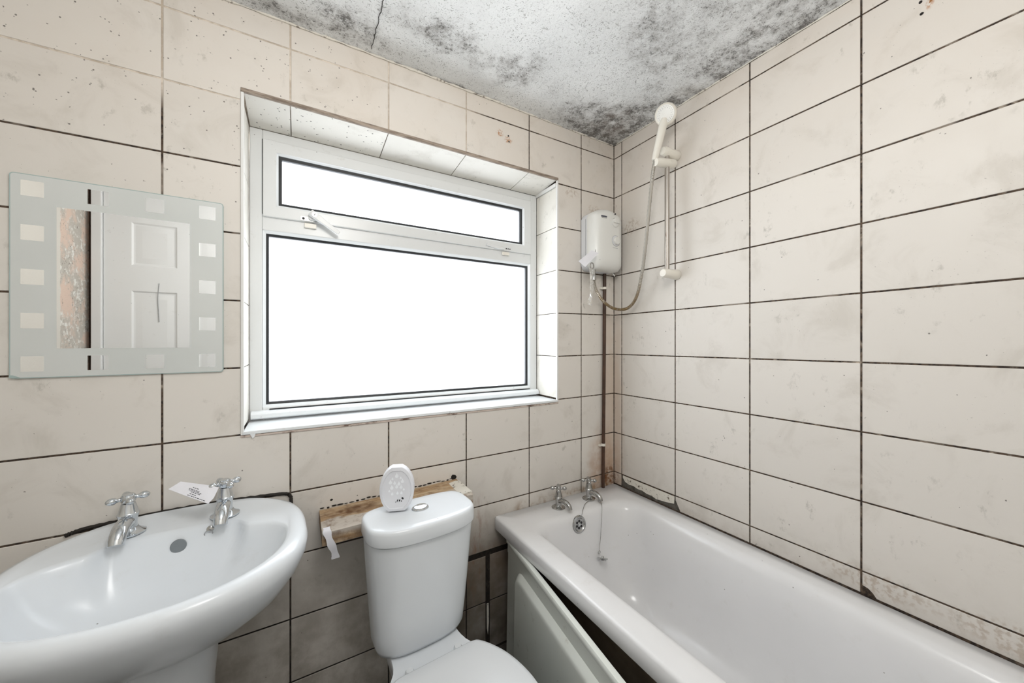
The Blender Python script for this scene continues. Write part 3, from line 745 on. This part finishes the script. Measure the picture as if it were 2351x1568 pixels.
# ------------------------------------------------------------------ taps
def make_tap(p, label, kind, rot, group, hrot=20, gold=False):
    t = thing('pillar_tap', p, label, 'tap', group)
    Mr = Matrix.Translation(p) @ Matrix.Rotation(R(rot), 4, 'Z')
    def put(name, mb, mat, parent=t):
        return mb.xf(Mr).build(name, mat, parent)
    ch = M['chrome'] if kind == 'basin' else M['dullchrome']
    if kind == 'basin':
        put('flange', MB().lathe([(.033, .0), (.033, .003), (.027, .006), (.021, .011), (.0185, .015)], n=28), ch)
        put('body', MB().lathe([(.0180, .012), (.0165, .022), (.0175, .036), (.0190, .044), (.0200, .048)]), ch)
        sp = spline([(0, -.002, .028), (0, -.022, .033), (0, -.044, .029), (0, -.062, .017), (0, -.072, .002)], 6)
        put('spout', MB().tube(sp, [.0150 + .0012*sin(pi*i/(len(sp)-1)) for i in range(len(sp))], 18), ch)
        zt, kk = .048, 1.2
    else:
        put('flange', MB().lathe([(.030, .0), (.030, .0025), (.024, .006), (.015, .009), (.013, .012)], n=28), ch)
        put('body', MB().lathe([(.0135, .010), (.0125, .020), (.0135, .034), (.0150, .041), (.0145, .045)]), ch)
        sp = spline([(0, -.002, .030), (0, -.022, .036), (0, -.045, .035), (0, -.062, .026), (0, -.068, .012)], 6)
        put('spout', MB().tube(sp, [.0110 - .0010*i/(len(sp)-1) for i in range(len(sp))], 16), ch)
        zt, kk = .045, 1.0
    put('bonnet', MB().lathe([(.0172*kk, zt), (.0178*kk, zt+.002), (.0160*kk, zt+.004), (.0155*kk, zt+.006), (.0112*kk, zt+.026), (.0108*kk, zt+.028), (.007*kk, zt+.029), (.007*kk, zt+.033)]), ch)
    hd = MB().lathe([(.007*kk, zt+.030), (.0115*kk, zt+.032), (.0128*kk, zt+.040), (.0110*kk, zt+.047), (.004, zt+.0485)], n=20)
    zc = zt + .0395
    for k in range(4):
        a = R(hrot + 90*k); d = Vector((cos(a), sin(a), 0))
        pts = [Vector((0, 0, zc)) + d*q*(.92 if kind == 'bath' else 1.0) for q in (.008, .016, .020, .022, .027, .033, .0375, .0395)]
        hd.tube([tuple(q) for q in pts], [v*(1.0 if kind == 'basin' else .95) for v in (.0052, .0045, .0052, .0072, .0090, .0082, .0050, .0015)], 12)
    ho = put('cross_handle', hd, ch)
    put('handle_cap', MB().lathe([(.0095*kk, zt+.0470), (.0095*kk, zt+.0490), (.0085*kk, zt+.0498), (.001, zt+.0500)], n=20), ch, ho)
    return t
make_tap((-1.764, -.072, .8005), 'chrome cross-head tap at the left end of the wash basin', 'basin', 0, 'basin taps', 22)
make_tap((-1.572, -.072, .8005), 'chrome cross-head tap with a paper slip hanging on it, on the basin', 'basin', 0, 'basin taps', 30)
make_tap((-.413, -.072, .5525), 'small chrome bath tap nearer the toilet', 'bath', 8, 'bath taps', 45)
make_tap((-.237, -.072, .5525), 'small chrome bath tap nearer the corner pipe with plug chain', 'bath', 8, 'bath taps', 45)

# paper slip on the basin tap
sl_ = thing('paper_slip', (-1.64, -.09, .86), 'folded white paper slip with tiny print on the right basin tap', 'paper')
A = [(xx, -.102 + .85*(zz - .88), zz) for xx, zz in ((-1.686, .899), (-1.664, .911), (-1.610, .896), (-1.582, .886), (-1.590, .866), (-1.600, .856), (-1.649, .880))]
pts = [Vector(a) for a in A]; nn = (pts[2]-pts[0]).cross(pts[5]-pts[0]).normalized()
MB().rings([[p + nn*.0004 for p in pts], [p - nn*.0004 for p in pts]]).build('sheet', M['paper'], sl_, 0)
u_ = (pts[5] - pts[6]).normalized(); w_ = (pts[1] - pts[6]); w_ = (w_ - u_*w_.dot(u_)).normalized()
side = -nn if nn.dot(Vector(cam.location) - pts[0]) < 0 else nn
for (a0, a1, b0) in ((-.004, .010, .0225), (-.010, .018, .0175), (-.008, .022, .0145), (-.001, .020, .0115), (.0, .012, .007), (-.002, .040, .0025)):
    x = a0; q = MB()
    while x < a1:
        L = random.uniform(.002, .005); p0 = pts[6] + u_*(x+.004) + w_*b0 + side*.0007
        q.add([p0, p0 + u_*L, p0 + u_*L + w_*.0014, p0 + w_*.0014], [(0, 1, 2, 3)]); x += L + .0014
    q.build('print_line', M['inkd'], sl_, 0)

# ------------------------------------------------------------------ bath
bath = thing('bathtub', (-.345, -.85, 0), 'white bathtub along the tiled right wall', 'bathtub')
def rr3(x0, x1, y0, y1, r, z, n=8): return [(a, b, z) for a, b in rrect(x0, x1, y0, y1, r, n)]
BY0, BY1 = -1.695, -.0015; BXL, BXR = -.692, -.0015
Bk = [rr3(BXL+.018, BXR, BY0, BY1, .012, .500), rr3(BXL+.002, BXR, BY0, BY1, .006, .499), rr3(BXL, BXR, BY0, BY1, .006, .502), rr3(BXL, BXR, BY0, BY1, .006, .543),
      rr3(BXL+.003, BXR, BY0, BY1, .006, .550), rr3(BXL+.010, BXR-.002, BY0+.003, BY1-.002, .010, .5525), rr3(-.640, -.040, -1.640, -.085, .05, .5525),
      rr3(-.618, -.066, -1.615, -.128, .075, .5515), rr3(-.606, -.078, -1.603, -.140, .085, .548), rr3(-.598, -.088, -1.595, -.150, .095, .540),
      rr3(-.592, -.098, -1.580, -.158, .105, .520), rr3(-.582, -.112, -1.545, -.168, .115, .460), rr3(-.570, -.124, -1.500, -.185, .125, .380),
      rr3(-.555, -.138, -1.450, -.210, .130, .290), rr3(-.538, -.155, -1.410, -.240, .130, .225), rr3(-.512, -.182, -1.370, -.275, .120, .188), rr3(-.470, -.224, -1.320, -.325, .10, .170),
      rr3(-.42, -.275, -1.20, -.42, .06, .163)]
MB().rings(Bk, cap0=False).build('tub', M['bath'], bath, 50)
Hk = [rr3(BXL+.016, BXR-.016, BY0+.016, BY1-.016, .02, .5005), rr3(-.640, -.052, -1.63, -.10, .08, .485), rr3(-.602, -.082, -1.58, -.14, .11, .42), rr3(-.585, -.10, -1.50, -.17, .12, .28), rr3(-.55, -.14, -1.42, -.22, .12, .17), rr3(-.47, -.22, -1.32, -.32, .1, .145)]
MB().rings(Hk, cap0=False).build('underside', M['underbath'], bath, 50)
for a, b in ((-.46, -.36), (-.22, -.36), (-.46, -1.25), (-.22, -1.25)):
    MB().lathe([(.022, 0), (.022, .006), (.008, .01), (.008, .165)], c=(a, b, 0), n=12).build('leg', M['dullchrome'], bath)
om = Matrix.Translation((-.372, -.1585, .505)) @ Matrix.Rotation(R(-8), 4, 'X')
oo = MB().lathe([(.036, .004), (.036, -.003), (.033, -.007), (.028, -.007), (.024, -.003), (.001, -.002)], axis='y', n=32).xf(om).build('overflow_plate', M['dullchrome'], bath)
for k in range(6):
    a = R(60*k + 20)
    MB().lathe([(.0052, -.0026), (.0052, -.0036)], c=(.0135*cos(a), 0, .0135*sin(a)), axis='y', n=12).xf(om).build('overflow_hole', M['inkd'], oo)
MB().lathe([(.005, -.002), (.005, -.007), (.002, -.0085)], axis='y', n=12).xf(om).build('overflow_screw', M['chrome'], oo)
# plug on its chain
pg = thing('bath_plug', (-.300, -.197, .36), 'bath plug hanging on a thin chain from the bath tap', 'plug')
ch1 = spline([(-.360, -.163, .538), (-.345, -.152, .5515), (-.300, -.115, .5555), (-.262, -.098, .5555), (-.240, -.104, .5560), (-.222, -.100, .5560), (-.216, -.118, .5555), (-.222, -.138, .5530), (-.238, -.158, .540), (-.252, -.170, .500), (-.268, -.180, .43), (-.286, -.190, .385)], 10)
MB().tube(ch1, .0012, 6).build('chain', M['dullchrome'], pg)
mb = MB().tube([(-.287 + .006*cos(a), -.192, .378 + .007*sin(a)) for a in [2*pi*i/14 for i in range(15)]], .0011, 6)
mb.build('plug_ring', M['dullchrome'], pg)
pm = Vector((.36, .34, .86)).to_track_quat('Z', 'Y').to_matrix().to_4x4(); pm.translation = Vector((-.290, -.215, .364))
MB().lathe([(.004, .010), (.006, .004), (.021, .003), (.022, .001), (.021, -.001), (.016, -.003), (.014, -.008)], n=24).xf(pm).build('plug', M['dullchrome'], pg)

# loose bath panel
pa = thing('loose_cladding', (-.676, -.095, 0), 'loose white moulded bath panel swung away from under the tub', 'bath panel')
Pm = Matrix.Translation((-.668, -.085, .002)) @ Matrix.Rotation(R(-97.2), 4, 'Z') @ Matrix.Rotation(R(-1.0), 4, 'X')
prof = [(0, .002), (.002, 0), (.486, 0), (.494, -.004), (.496, -.010), (.494, -.020), (.489, -.0225), (.478, -.0225), (.472, -.0185), (.468, -.0165), (.440, -.0165), (.435, -.0145), (.03, -.0145), (.012, -.0145), (.0, -.012)]
MB().rings([[(u_, n_, w_) for w_, n_ in prof] for u_ in (0, .02, .8, 1.55)]).xf(Pm).build('moulded_sheet', M['panel'], pa, 35)
def pf(ins, n_, r): return [(a, n_, b) for a, b in rrect(.085 + ins, 1.46 - ins, .035 + ins, .425 - ins, r, 8)]
MB().rings([pf(0, -.0143, .055), pf(.002, -.017, .055), pf(.014, -.029, .05), pf(.020, -.0315, .045), pf(.03, -.032, .04)]).xf(Pm).build('raised_field', M['panel'], pa, 35)

# ------------------------------------------------------------------ toilet
TX, TY, TR = -1.085, -.166, R(3.5)
to = thing('toilet', (TX, TY, 0), 'white close-coupled toilet between the basin and the bath', 'toilet', rz=TR)
def tring(z, a, b, cy, n_=3.0, N=64, bulge=0.0):
    out = []
    for k in range(N):
        t = 2*pi*k/N; u, w = cos(t), sin(t)
        nn_ = n_ if w < 0 else 4.5
        x = a*sgp(u, 2/nn_); y = cy + b*sgp(w, 2/nn_)
        out.append((x, y, z))
    return out
C = []
for z, a, b in ((.399, .110, .060), (.400, .122, .068), (.405, .129, .074), (.420, .1335, .078), (.46, .137, .080), (.56, .145, .0845), (.66, .152, .0885), (.727, .1565, .0915)):
    C.append(tring(z, a, b, -.005 - b, 2.8))
MB().rings(C).build('cistern', M['porcelain'], to, 60)
MB().rings([tring(.7265, .1545, .0905, -.0965, 2.8), tring(.7315, .1545, .0905, -.0965, 2.8)]).build('lid_gap', M['dark'], to, 60)
L_ = [tring(z, a, b, -.0985, 2.8) for z, a, b in ((.7300, .155, .0925), (.7302, .158, .095), (.732, .1605, .0970), (.735, .1615, .0980), (.763, .1605, .0972), (.7695, .1590, .0958), (.7735, .1555, .0925), (.7752, .150, .087), (.776, .13, .07))]
lid = MB().rings(L_).build('cistern_lid', M['porcelain'], to, 60)
fb = MB().rings([[(.0 + .026*cos(a)*k, -.090 + .020*sin(a)*k, z) for a in [2*pi*i/32 for i in range(32)]] for k, z in ((1, .7755), (1, .778), (.94, .7805), (.80, .7805), (.78, .779))]).build('flush_button_rim', M['chrome'], to)
MB().rings([[(.001 + .020*cos(a)*k, -.090 + .015*sin(a)*k, z + .0016*sgp(sin(a+.4), .6)) for a in [2*pi*i/32 for i in range(32)]] for k, z in ((1, .778), (.96, .7825), (.6, .7840))]).build('flush_button', M['chrome'], fb)
def wloop(W, z, kx=1.0, ky=1.0, y0=0.0, zf=None):
    ys = [w[0] for w in W]
    fine = []
    for i in range(len(W)-1):
        for k in range(4):
            t = k/4; y = W[i][0]*(1-t) + W[i+1][0]*t; tt = t*t*(3-2*t) if i == 0 else t
            fine.append((y, W[i][1]*(1-t) + W[i+1][1]*t))
    fine.append(W[-1])
    R_ = [(w*kx, y0 + (y-y0)*ky) for y, w in fine]; L2 = [(-w*kx, y0 + (y-y0)*ky) for y, w in reversed(fine[:-1])]
    return [(x, y, zf(y) if zf else z) for x, y in R_ + L2]
def smoothW(W):
    P_ = spline([(0, a, b) for a, b in W], 3); return [(p.y, max(0.0, p.z)) for p in P_]
PW = smoothW([(-.012, .075), (-.020, .090), (-.05, .098), (-.13, .100), (-.18, .108), (-.22, .142), (-.28, .170), (-.36, .182), (-.45, .174), (-.53, .138), (-.585, .08), (-.605, .0)])
zt_ = lambda y: .388 + .010*sstep(y, -.215, -.165)
pan_r = [wloop(PW, 0, .62, .82, -.18), wloop(PW, .06, .60, .80, -.18), wloop(PW, .18, .62, .80, -.18), wloop(PW, .28, .78, .90, -.14), wloop(PW, .345, .93, .975, -.05), wloop(PW, .372, .985, .995, -.02),
         wloop(PW, 0, 1, 1, 0, lambda y: zt_(y) - .006), wloop(PW, 0, .985, .995, -.1, zt_), wloop(PW, 0, .90, .96, -.2, lambda y: zt_(y) + .001)]
MB().rings(pan_r).build('pan', M['porcelain'], to, 60)
SW = smoothW([(-.222, .095), (-.2235, .112), (-.231, .126), (-.262, .148), (-.31, .170), (-.37, .1835), (-.43, .1855), (-.50, .172), (-.56, .138), (-.605, .08), (-.622, .0)])
MB().rings([wloop(SW, .3895, .96, .99, -.35), wloop(SW, .391, .985, .995, -.35), wloop(SW, .402, .985, .995, -.35), wloop(SW, .4035, .96, .99, -.35)]).build('seat', M['seat'], to, 60)
MB().rings([wloop(SW, .4045, .97, .99, -.35), wloop(SW, .4055, .998, 1, -.35), wloop(SW, .414, 1.0, 1, -.35), wloop(SW, .4185, .985, .993, -.35), wloop(SW, .4205, .93, .965, -.35), wloop(SW, .4215, .6, .7, -.35)]).build('seat_lid', M['seat'], to, 60)
for sx in (-.07, .07):
    MB().lathe([(.012, .0), (.012, .012), (.009, .016)], c=(sx, -.205, .392), n=16).build('hinge', M['seat'], to)

# ------------------------------------------------------------------ air freshener on the cistern lid
fr_ = thing('air_freshener', (-1.143, -.236, .776), 'white oval air freshener standing on the cistern lid', 'air freshener')
fM = Matrix.Translation((-1.143, -.236, .776)) @ Matrix.Rotation(R(-19), 4, 'Z')
ovp = []
for k in range(28):
    t = R(-62) + (R(242) - R(-62))*k/27
    ovp.append((.0495*cos(t), .066 + .0715*sin(t)))
ovp = [(a, max(0.0005, b)) for a, b in ovp]
ovp = [(a, min(b, .1345)) for a, b in ovp]
def ofr(k, y): return [(a*k, y, .064 + (b-.064)*k) for a, b in ovp]
fo = MB().rings([ofr(.93, .016), ofr(1, .012), ofr(1, -.008), ofr(.97, -.013), ofr(.84, -.0145), ofr(.82, -.0125), ofr(.6, -.0125)]).xf(fM).build('case', M['freshener'], fr_, 35)
drops = [(0, .107, 1.3), (-.012, .099, .7), (.011, .100, .7), (-.018, .089, 1.2), (.016, .090, 1.2), (-.006, .086, 1.0), (.006, .083, 1.1), (-.014, .073, 1.2), (0, .075, 1.1), (.012, .073, 1.1), (-.021, .064, .7), (.020, .066, .7), (-.013, .055, .9), (.002, .056, .9), (.013, .056, .9)]
for a, b, k in drops:
    dp = [(a + .0038*k*cos(q), b + .0038*k*sin(q) + (.004*k if abs(q - pi/2) < .1 else 0)) for q in [2*pi*i/12 for i in range(12)]]
    MB().prism(dp, 'y', -.0130, -.0124).xf(fM).build('droplet_print', M['droplet'], fr_, 0)
for pts2 in ([(.000, .030), (.003, .034), (.004, .040), (.001, .037)], [(.007, .031), (.010, .035), (.010, .039), (.006, .036)], [(.013, .041), (.018, .037), (.020, .041), (.015, .045)], [(-.004, .029), (-.002, .031), (-.003, .034)], [(.013, .030), (.0145, .033), (.0135, .036), (.012, .033)]):
    MB().prism(pts2, 'y', -.0134, -.0124).xf(fM).build('logo_print', M['inkd'], fr_, 0)

# ------------------------------------------------------------------ timber ledge behind the cistern
bl = thing('timber_batten', (-1.098, -.08, .69), 'rough bare timber batten on the wall behind the cistern', 'timber')
zl = lambda x: .728 + .012*(x + 1.338)/.48
wb_ = MB(); rg = []
for i in range(9):
    x = -1.338 + .476*i/8; j = random.uniform(-.0015, .0015)
    rg.append([(x, -.0005, zl(x)-.040), (x, -.160 + j, zl(x) - .041), (x, -.1615 + j, zl(x) - .003), (x, -.157 + j, zl(x)), (x, -.0005, zl(x) + j*.4)])
wb_.rings(rg).build('plank', M['wood'], bl, 30)
MB().prism([(-.905, zl(-.9) - .0005), (-.861, zl(-.86) - .0005), (-.861, zl(-.86) + .004), (-.875, zl(-.87) + .006), (-.898, zl(-.9) + .003)], 'y', -.150, -.03).build('plaster_cap', M['plaster'], bl, 30)
tp = [(-1.326, -.150, .735), (-1.326, -.164, .731), (-1.322, -.170, .715), (-1.314, -.172, .690), (-1.306, -.168, .665), (-1.303, -.165, .645)]
tr_ = []
for i, p in enumerate(spline(tp, 4)):
    w2 = .0095 - .0015*sin(i*.9); tr_.append([(p.x - w2, p.y, p.z), (p.x + w2, p.y - .003, p.z + .002), (p.x + w2, p.y - .0018, p.z + .002), (p.x - w2, p.y + .0012, p.z)])
MB().rings(tr_).build('torn_tape', M['paper'], bl, 40)
MB().ball((-1.330, -.158, .724), (.009, .008, .010), 10).build('filler_blob', M['plaster'], bl)
sp_ = MB()
for i in range(26):
    x = -1.33 + .018*i; sp_.ball((x, -.0015, zl(x) + .003 + random.uniform(0, .004)), (random.uniform(.004, .012), .0012, random.uniform(.001, .0032)), 8)
so = sp_.build('mould_line', M['sealant'], bl); so['kind'] = 'stuff'
def wallmark(name, poly, mat=None, wall='b', t=.0006):
    if wall == 'b': return MB().prism(poly, 'y', -t, .001).build(name, mat or M['dark'], wall_back, 0)
    return MB().prism([(a, b) for a, b in poly], 'x', -t, .001).build(name, mat or M['dark'], wall_right, 0)
def disc(cx, cz, r, n=12, j=.25): return [(cx + r*(1+random.uniform(-j, j))*cos(2*pi*k/n), cz + r*(1+random.uniform(-j, j))*sin(2*pi*k/n)) for k in range(n)]
wallmark('hole', disc(-.872, .748, .011))
wallmark('screw_hole', disc(-.625, 2.156, .0035, 10, .1)); wallmark('screw_hole', disc(-.622, 2.132, .0035, 10, .1))
wallmark('screw_hole', disc(-1.067, 2.164, .0038, 10, .1), wall='r'); wallmark('screw_hole', disc(-1.069, 2.132, .0038, 10, .1), wall='r')
wallmark('screw_hole', disc(-1.302, .755, .004, 10, .2)); wallmark('screw_hole', disc(-1.30, .567, .004, 10, .2))
wallmark('rust_mark', [(-1.0885, 2.175), (-1.085, 2.175), (-1.084, 2.158), (-1.081, 2.149), (-1.087, 2.152)], plain('rust', srgb(190, 134, 82), 0.8, 0, .4, 90), 'r')
wallmark('grout_remnant', [(-.728, .20), (-.719, .20), (-.718, .12), (-.722, .07), (-.727, .10)], M['plaster'], t=.0)

# ------------------------------------------------------------------ electric shower heater
eh = thing('shower_heater', (-.128, 0, 1.617), 'white electric shower heater box with two dials on the wall', 'water heater')
hx0, hx1, hzb = -.223, -.033, 1.617
def hout(ins):
    a0, a1, b0 = hx0 + ins, hx1 - ins, hzb + ins; r = .030
    top = lambda x: 1.876 - ins + .034*(1 - ((x + .128)/.095)**2)
    p = []
    for i in range(7): a = R(180 + 90*i/6); p.append((a0 + r + r*cos(a), b0 + r + r*sin(a)))
    for i in range(7): a = R(270 + 90*i/6); p.append((a1 - r + r*cos(a), b0 + r + r*sin(a)))
    for i in range(17):
        x = a1 + (a0 - a1)*i/16; e = min(1, (1 - abs(2*i/16 - 1))/.16); p.append((x, top(x) - .012*(1 - e)**2))
    return p
def hring(ins, y): return [(a, y, b) for a, b in hout(ins)]
MB().rings([hring(.004, -.0005), hring(.001, -.003), hring(.001, -.040), hring(.004, -.042)]).build('back_box', M['heater2'], eh, 40)
MB().rings([hring(.004, -.0415), hring(.000, -.043), hring(.000, -.070), hring(.008, -.088), hring(.024, -.102), hring(.045, -.106), hring(.060, -.1065)]).build('front_cover', M['heater'], eh, 50)
d1 = MB().lathe([(.021, -.103), (.021, -.110), (.018, -.112), (.014, -.113), (.001, -.113)], c=(-.102, 0, 1.842), axis='y', n=28).build('power_dial', M['heater'], eh)
bevel(MB().box(-.121, -.080, -.120, -.112, 1.8385, 1.8465).build('dial_grip', M['heater'], d1, 0), .002)
d2 = MB().lathe([(.024, -.103), (.024, -.1075), (.021, -.108)], c=(-.098, 0, 1.757), axis='y', n=28).build('temperature_dial_ring', M['heater2'], eh)
MB().lathe([(.0185, -.107), (.0185, -.116), (.015, -.119), (.001, -.119)], c=(-.098, 0, 1.757), axis='y', n=28).build('temperature_dial', M['heater'], d2)
for cz_, rr_2, yy_ in ((1.842, .0222, -.1055), (1.757, .0255, -.1062)):
    MB().tube([((-.102 if cz_ > 1.8 else -.098) + rr_2*cos(a), yy_, cz_ + rr_2*sin(a)) for a in [2*pi*i/28 for i in range(29)]], .0009, 5).build('dial_groove', M['faint'], eh)
MB().lathe([(.0032, -.1045), (.0032, -.108)], c=(-.102, 0, 1.884), axis='y', n=12).build('indicator_light', M['inkd'], eh)
x = -.190
for w in (.006, .005, .007, .005, .006):
    MB().box(x, x + w, -.1078, -.104, 1.858, 1.8645).build('logo_letter', M['ink'], eh, 0); x += w + .0012
MB().box(-.187, -.158, -.1073, -.104, 1.8535, 1.8548).build('logo_underline', M['faint'], eh, 0)
MB().box(-.118, -.086, -.1068, -.104, 1.722, 1.7235).build('dial_mark', M['faint'], eh, 0)
MB().box(-.2233, -.2224, -.0355, -.0345, 1.66, 1.86).build('cover_seam', M['faint'], eh, 0)
MB().lathe([(.0085, -.028), (.0085, -.002), (.0095, .001), (.0095, .008)], c=(-.197, -.062, 1.612), n=16).build('water_outlet', M['dullchrome'], eh)
MB().tube(spline([(-.058, -.045, 1.620), (-.056, -.05, 1.612), (-.050, -.052, 1.602)], 4), .003, 8).build('drain_nib', M['heater'], eh)

# blank card hanging at the heater's lower left corner
ht = thing('paper_card', (-.29, -.118, 1.60), 'blank white card hanging at the lower left of the shower heater', 'paper')
cc = [Vector(v) for v in ((-.333, -.112, 1.634), (-.258, -.116, 1.690), (-.222, -.120, 1.681), (-.300, -.118, 1.611))]
nn = (cc[1]-cc[0]).cross(cc[3]-cc[0]).normalized()
MB().rings([[p + nn*.0005 for p in cc], [p - nn*.0005 for p in cc]]).build('card', M['paper'], ht, 0)
MB().tube(spline([(-.240, -.119, 1.684), (-.236, -.116, 1.695), (-.228, -.108, 1.699)], 4), .001, 6).build('string', M['inkd'], ht)
# limp plastic relief bag under the heater
rb = thing('relief_bag', (-.235, -.085, 1.46), 'limp clear plastic bag dangling under the shower heater', 'plastic bag')
MB().tube([(-.232 + .011*cos(a), -.088, 1.628 + .014*sin(a)) for a in [2*pi*i/20 for i in range(21)]], .0028, 8).build('elastic_band', M['dullchrome'], rb)
bgr = []
for i, (w2, zz, xx) in enumerate(((.012, 1.632, -.232), (.014, 1.615, -.233), (.011, 1.60, -.234), (.008, 1.575, -.234), (.012, 1.545, -.230), (.013, 1.52, -.230), (.009, 1.50, -.234), (.007, 1.485, -.236), (.013, 1.475, -.240), (.014, 1.455, -.243), (.013, 1.447, -.244))):
    bgr.append([(xx - w2, -.086, zz), (xx - w2*.4, -.090 - .002*(i % 2), zz), (xx + w2*.5, -.088 + .002*(i % 2), zz), (xx + w2, -.085, zz), (xx + w2*.4, -.081, zz), (xx - w2*.5, -.082, zz)])
MB().rings(bgr).build('bag', M['film'], rb, 60)
MB().box(-.245, -.228, -.0865, -.0845, 1.483, 1.487).build('bag_seam', M['paper'], rb, 0)

# brown pipe and its clips
pp = thing('supply_pipe', (-.083, -.016, .553), 'brown painted pipe running up the corner to the heater', 'pipe')
MB().tube([(-.088, -.012, .553), (-.085, -.012, .80), (-.080, -.012, 1.2), (-.077, -.012, 1.63)], .0082, 14).build('pipe', M['pipe'], pp)
for z_, xx in ((1.546, -.0775), (.766, -.0855)):
    c1 = MB().lathe([(.0105, -.006), (.0105, .006), (.0082, .006)], c=(xx, -.012, z_), n=16).build('pipe_clip', M['shower'], pp)
    MB().box(xx - .024, xx - .009, -.012, -.001, z_ - .006, z_ + .003).build('clip_foot', M['shower'], c1, 0)

# riser rail, slider, handset, hose
ra = thing('shower_rail', (-.065, -.36, 1.565), 'steel shower riser rail on the right wall with white brackets', 'shower rail')
MB().tube([(-.065, -.36, 1.560), (-.065, -.36, 2.085)], .0098, 18).build('rod', M['rail'], ra)
for z_ in (1.565, 2.072):
    MB().lathe([(.021, -.001), (.0225, -.004), (.0205, -.030), (.0195, -.050), (.0185, -.085), (.015, -.0925), (.004, -.094)], c=(0, -.36, z_), axis='x', n=24).build('bracket', M['shower'], ra)
sd = MB().lathe([(.010, -.022), (.0185, -.024), (.0195, -.030), (.0190, -.050), (.0185, -.100), (.0165, -.132), (.0150, -.142), (.006, -.144)], c=(.065, 0, 0), axis='x', n=24).xf(Matrix.Translation((-.065, -.36, 2.026)) @ Matrix.Rotation(R(-10), 4, 'Y')).build('slider', M['shower'], ra)
hs = thing('shower_handset', (-.137, -.357, 2.02), 'white hand shower held in the slider on the rail', 'shower head')
h0, h1 = Vector((-.138, -.355, 2.022)), Vector((-.116, -.385, 2.182))
ax = (h1 - h0).normalized()
hp = [h0 + (h1-h0)*t + Vector((0, 0, 0)) for t in (0, .08, .3, .6, .85, 1.0)]
MB().tube([tuple(p) for p in hp], [.0115, .0125, .0145, .0160, .0165, .014], 20).build('handle', M['shower'], hs)
fn = Vector((-.74, -.42, -.34)).normalized()
q = fn.to_track_quat('Z', 'Y').to_matrix().to_4x4(); q.translation = h1 + Vector((.004, -.004, .018)) - fn*.012
hh = MB().lathe([(.012, -.016), (.026, -.010), (.038, .002), (.0425, .012), (.0420, .020), (.038, .026), (.034, .0275)], n=36).xf(q).build('head', M['shower'], hs, 50)
MB().lathe([(.0345, .0265), (.0335, .0295), (.012, .0305), (.001, .0300)], n=32).xf(q).build('spray_plate', M['heater'], hs)
nz_ = MB()
for r_, n_ in ((.028, 22), (.0225, 16)):
    for k in range(n_):
        a = 2*pi*k/n_; nz_.lathe([(.0011, .0295), (.0011, .0308)], c=(r_*cos(a), r_*sin(a), 0), n=6)
nzo = nz_.xf(q).build('nozzles', M['faint'], hs); nzo['kind'] = 'stuff'
ho_ = thing('shower_hose', (-.197, -.062, 1.44), 'flexible metal hose looping from the heater up to the hand shower', 'hose')
hpth = spline([(-.197, -.062, 1.586), (-.197, -.064, 1.565), (-.190, -.072, 1.52), (-.158, -.085, 1.470), (-.105, -.092, 1.440), (-.052, -.100, 1.434), (-.052, -.150, 1.444), (-.062, -.200, 1.490), (-.074, -.238, 1.585), (-.086, -.268, 1.70), (-.102, -.300, 1.85), (-.122, -.332, 1.97), (-.137, -.353, 2.008), (-.138, -.355, 2.021)], 16)
MB().tube(hpth, [.0068 + (.0007 if i % 2 else -.0006) for i in range(len(hpth))], 12).build('hose', M['hose'], ho_, 20)
MB().lathe([(.0105, .568), (.0105, .590), (.0085, .594)], c=(-.197, -.063, 1.0), n=16).build('hose_nut', M['dullchrome'], ho_)

# ragged filler bead where the tiles meet the ceiling, and a hairline crack
for nm, pa_, pb_, n_ in (('a', (XL + .02, -.003), (-.01, -.003), 150), ('b', (-.003, -.02), (-.003, -1.6), 90)):
    pts_ = [(pa_[0] + (pb_[0]-pa_[0])*i/n_, pa_[1] + (pb_[1]-pa_[1])*i/n_ , CEIL - .0015 + random.uniform(-.001, .001)) for i in range(n_ + 1)]
    MB().tube(pts_, [random.uniform(.0015, .0060 if nm == 'a' else .0042) for _ in pts_], 6).build('filler_bead', M['plaster'], ceiling, 30)
MB().tube([(-1.182 + random.uniform(-.002, .002), -.24 + .0125*i, CEIL - .0022) for i in range(18)], .0011, 5).build('hairline_crack', M['dark'], ceiling)
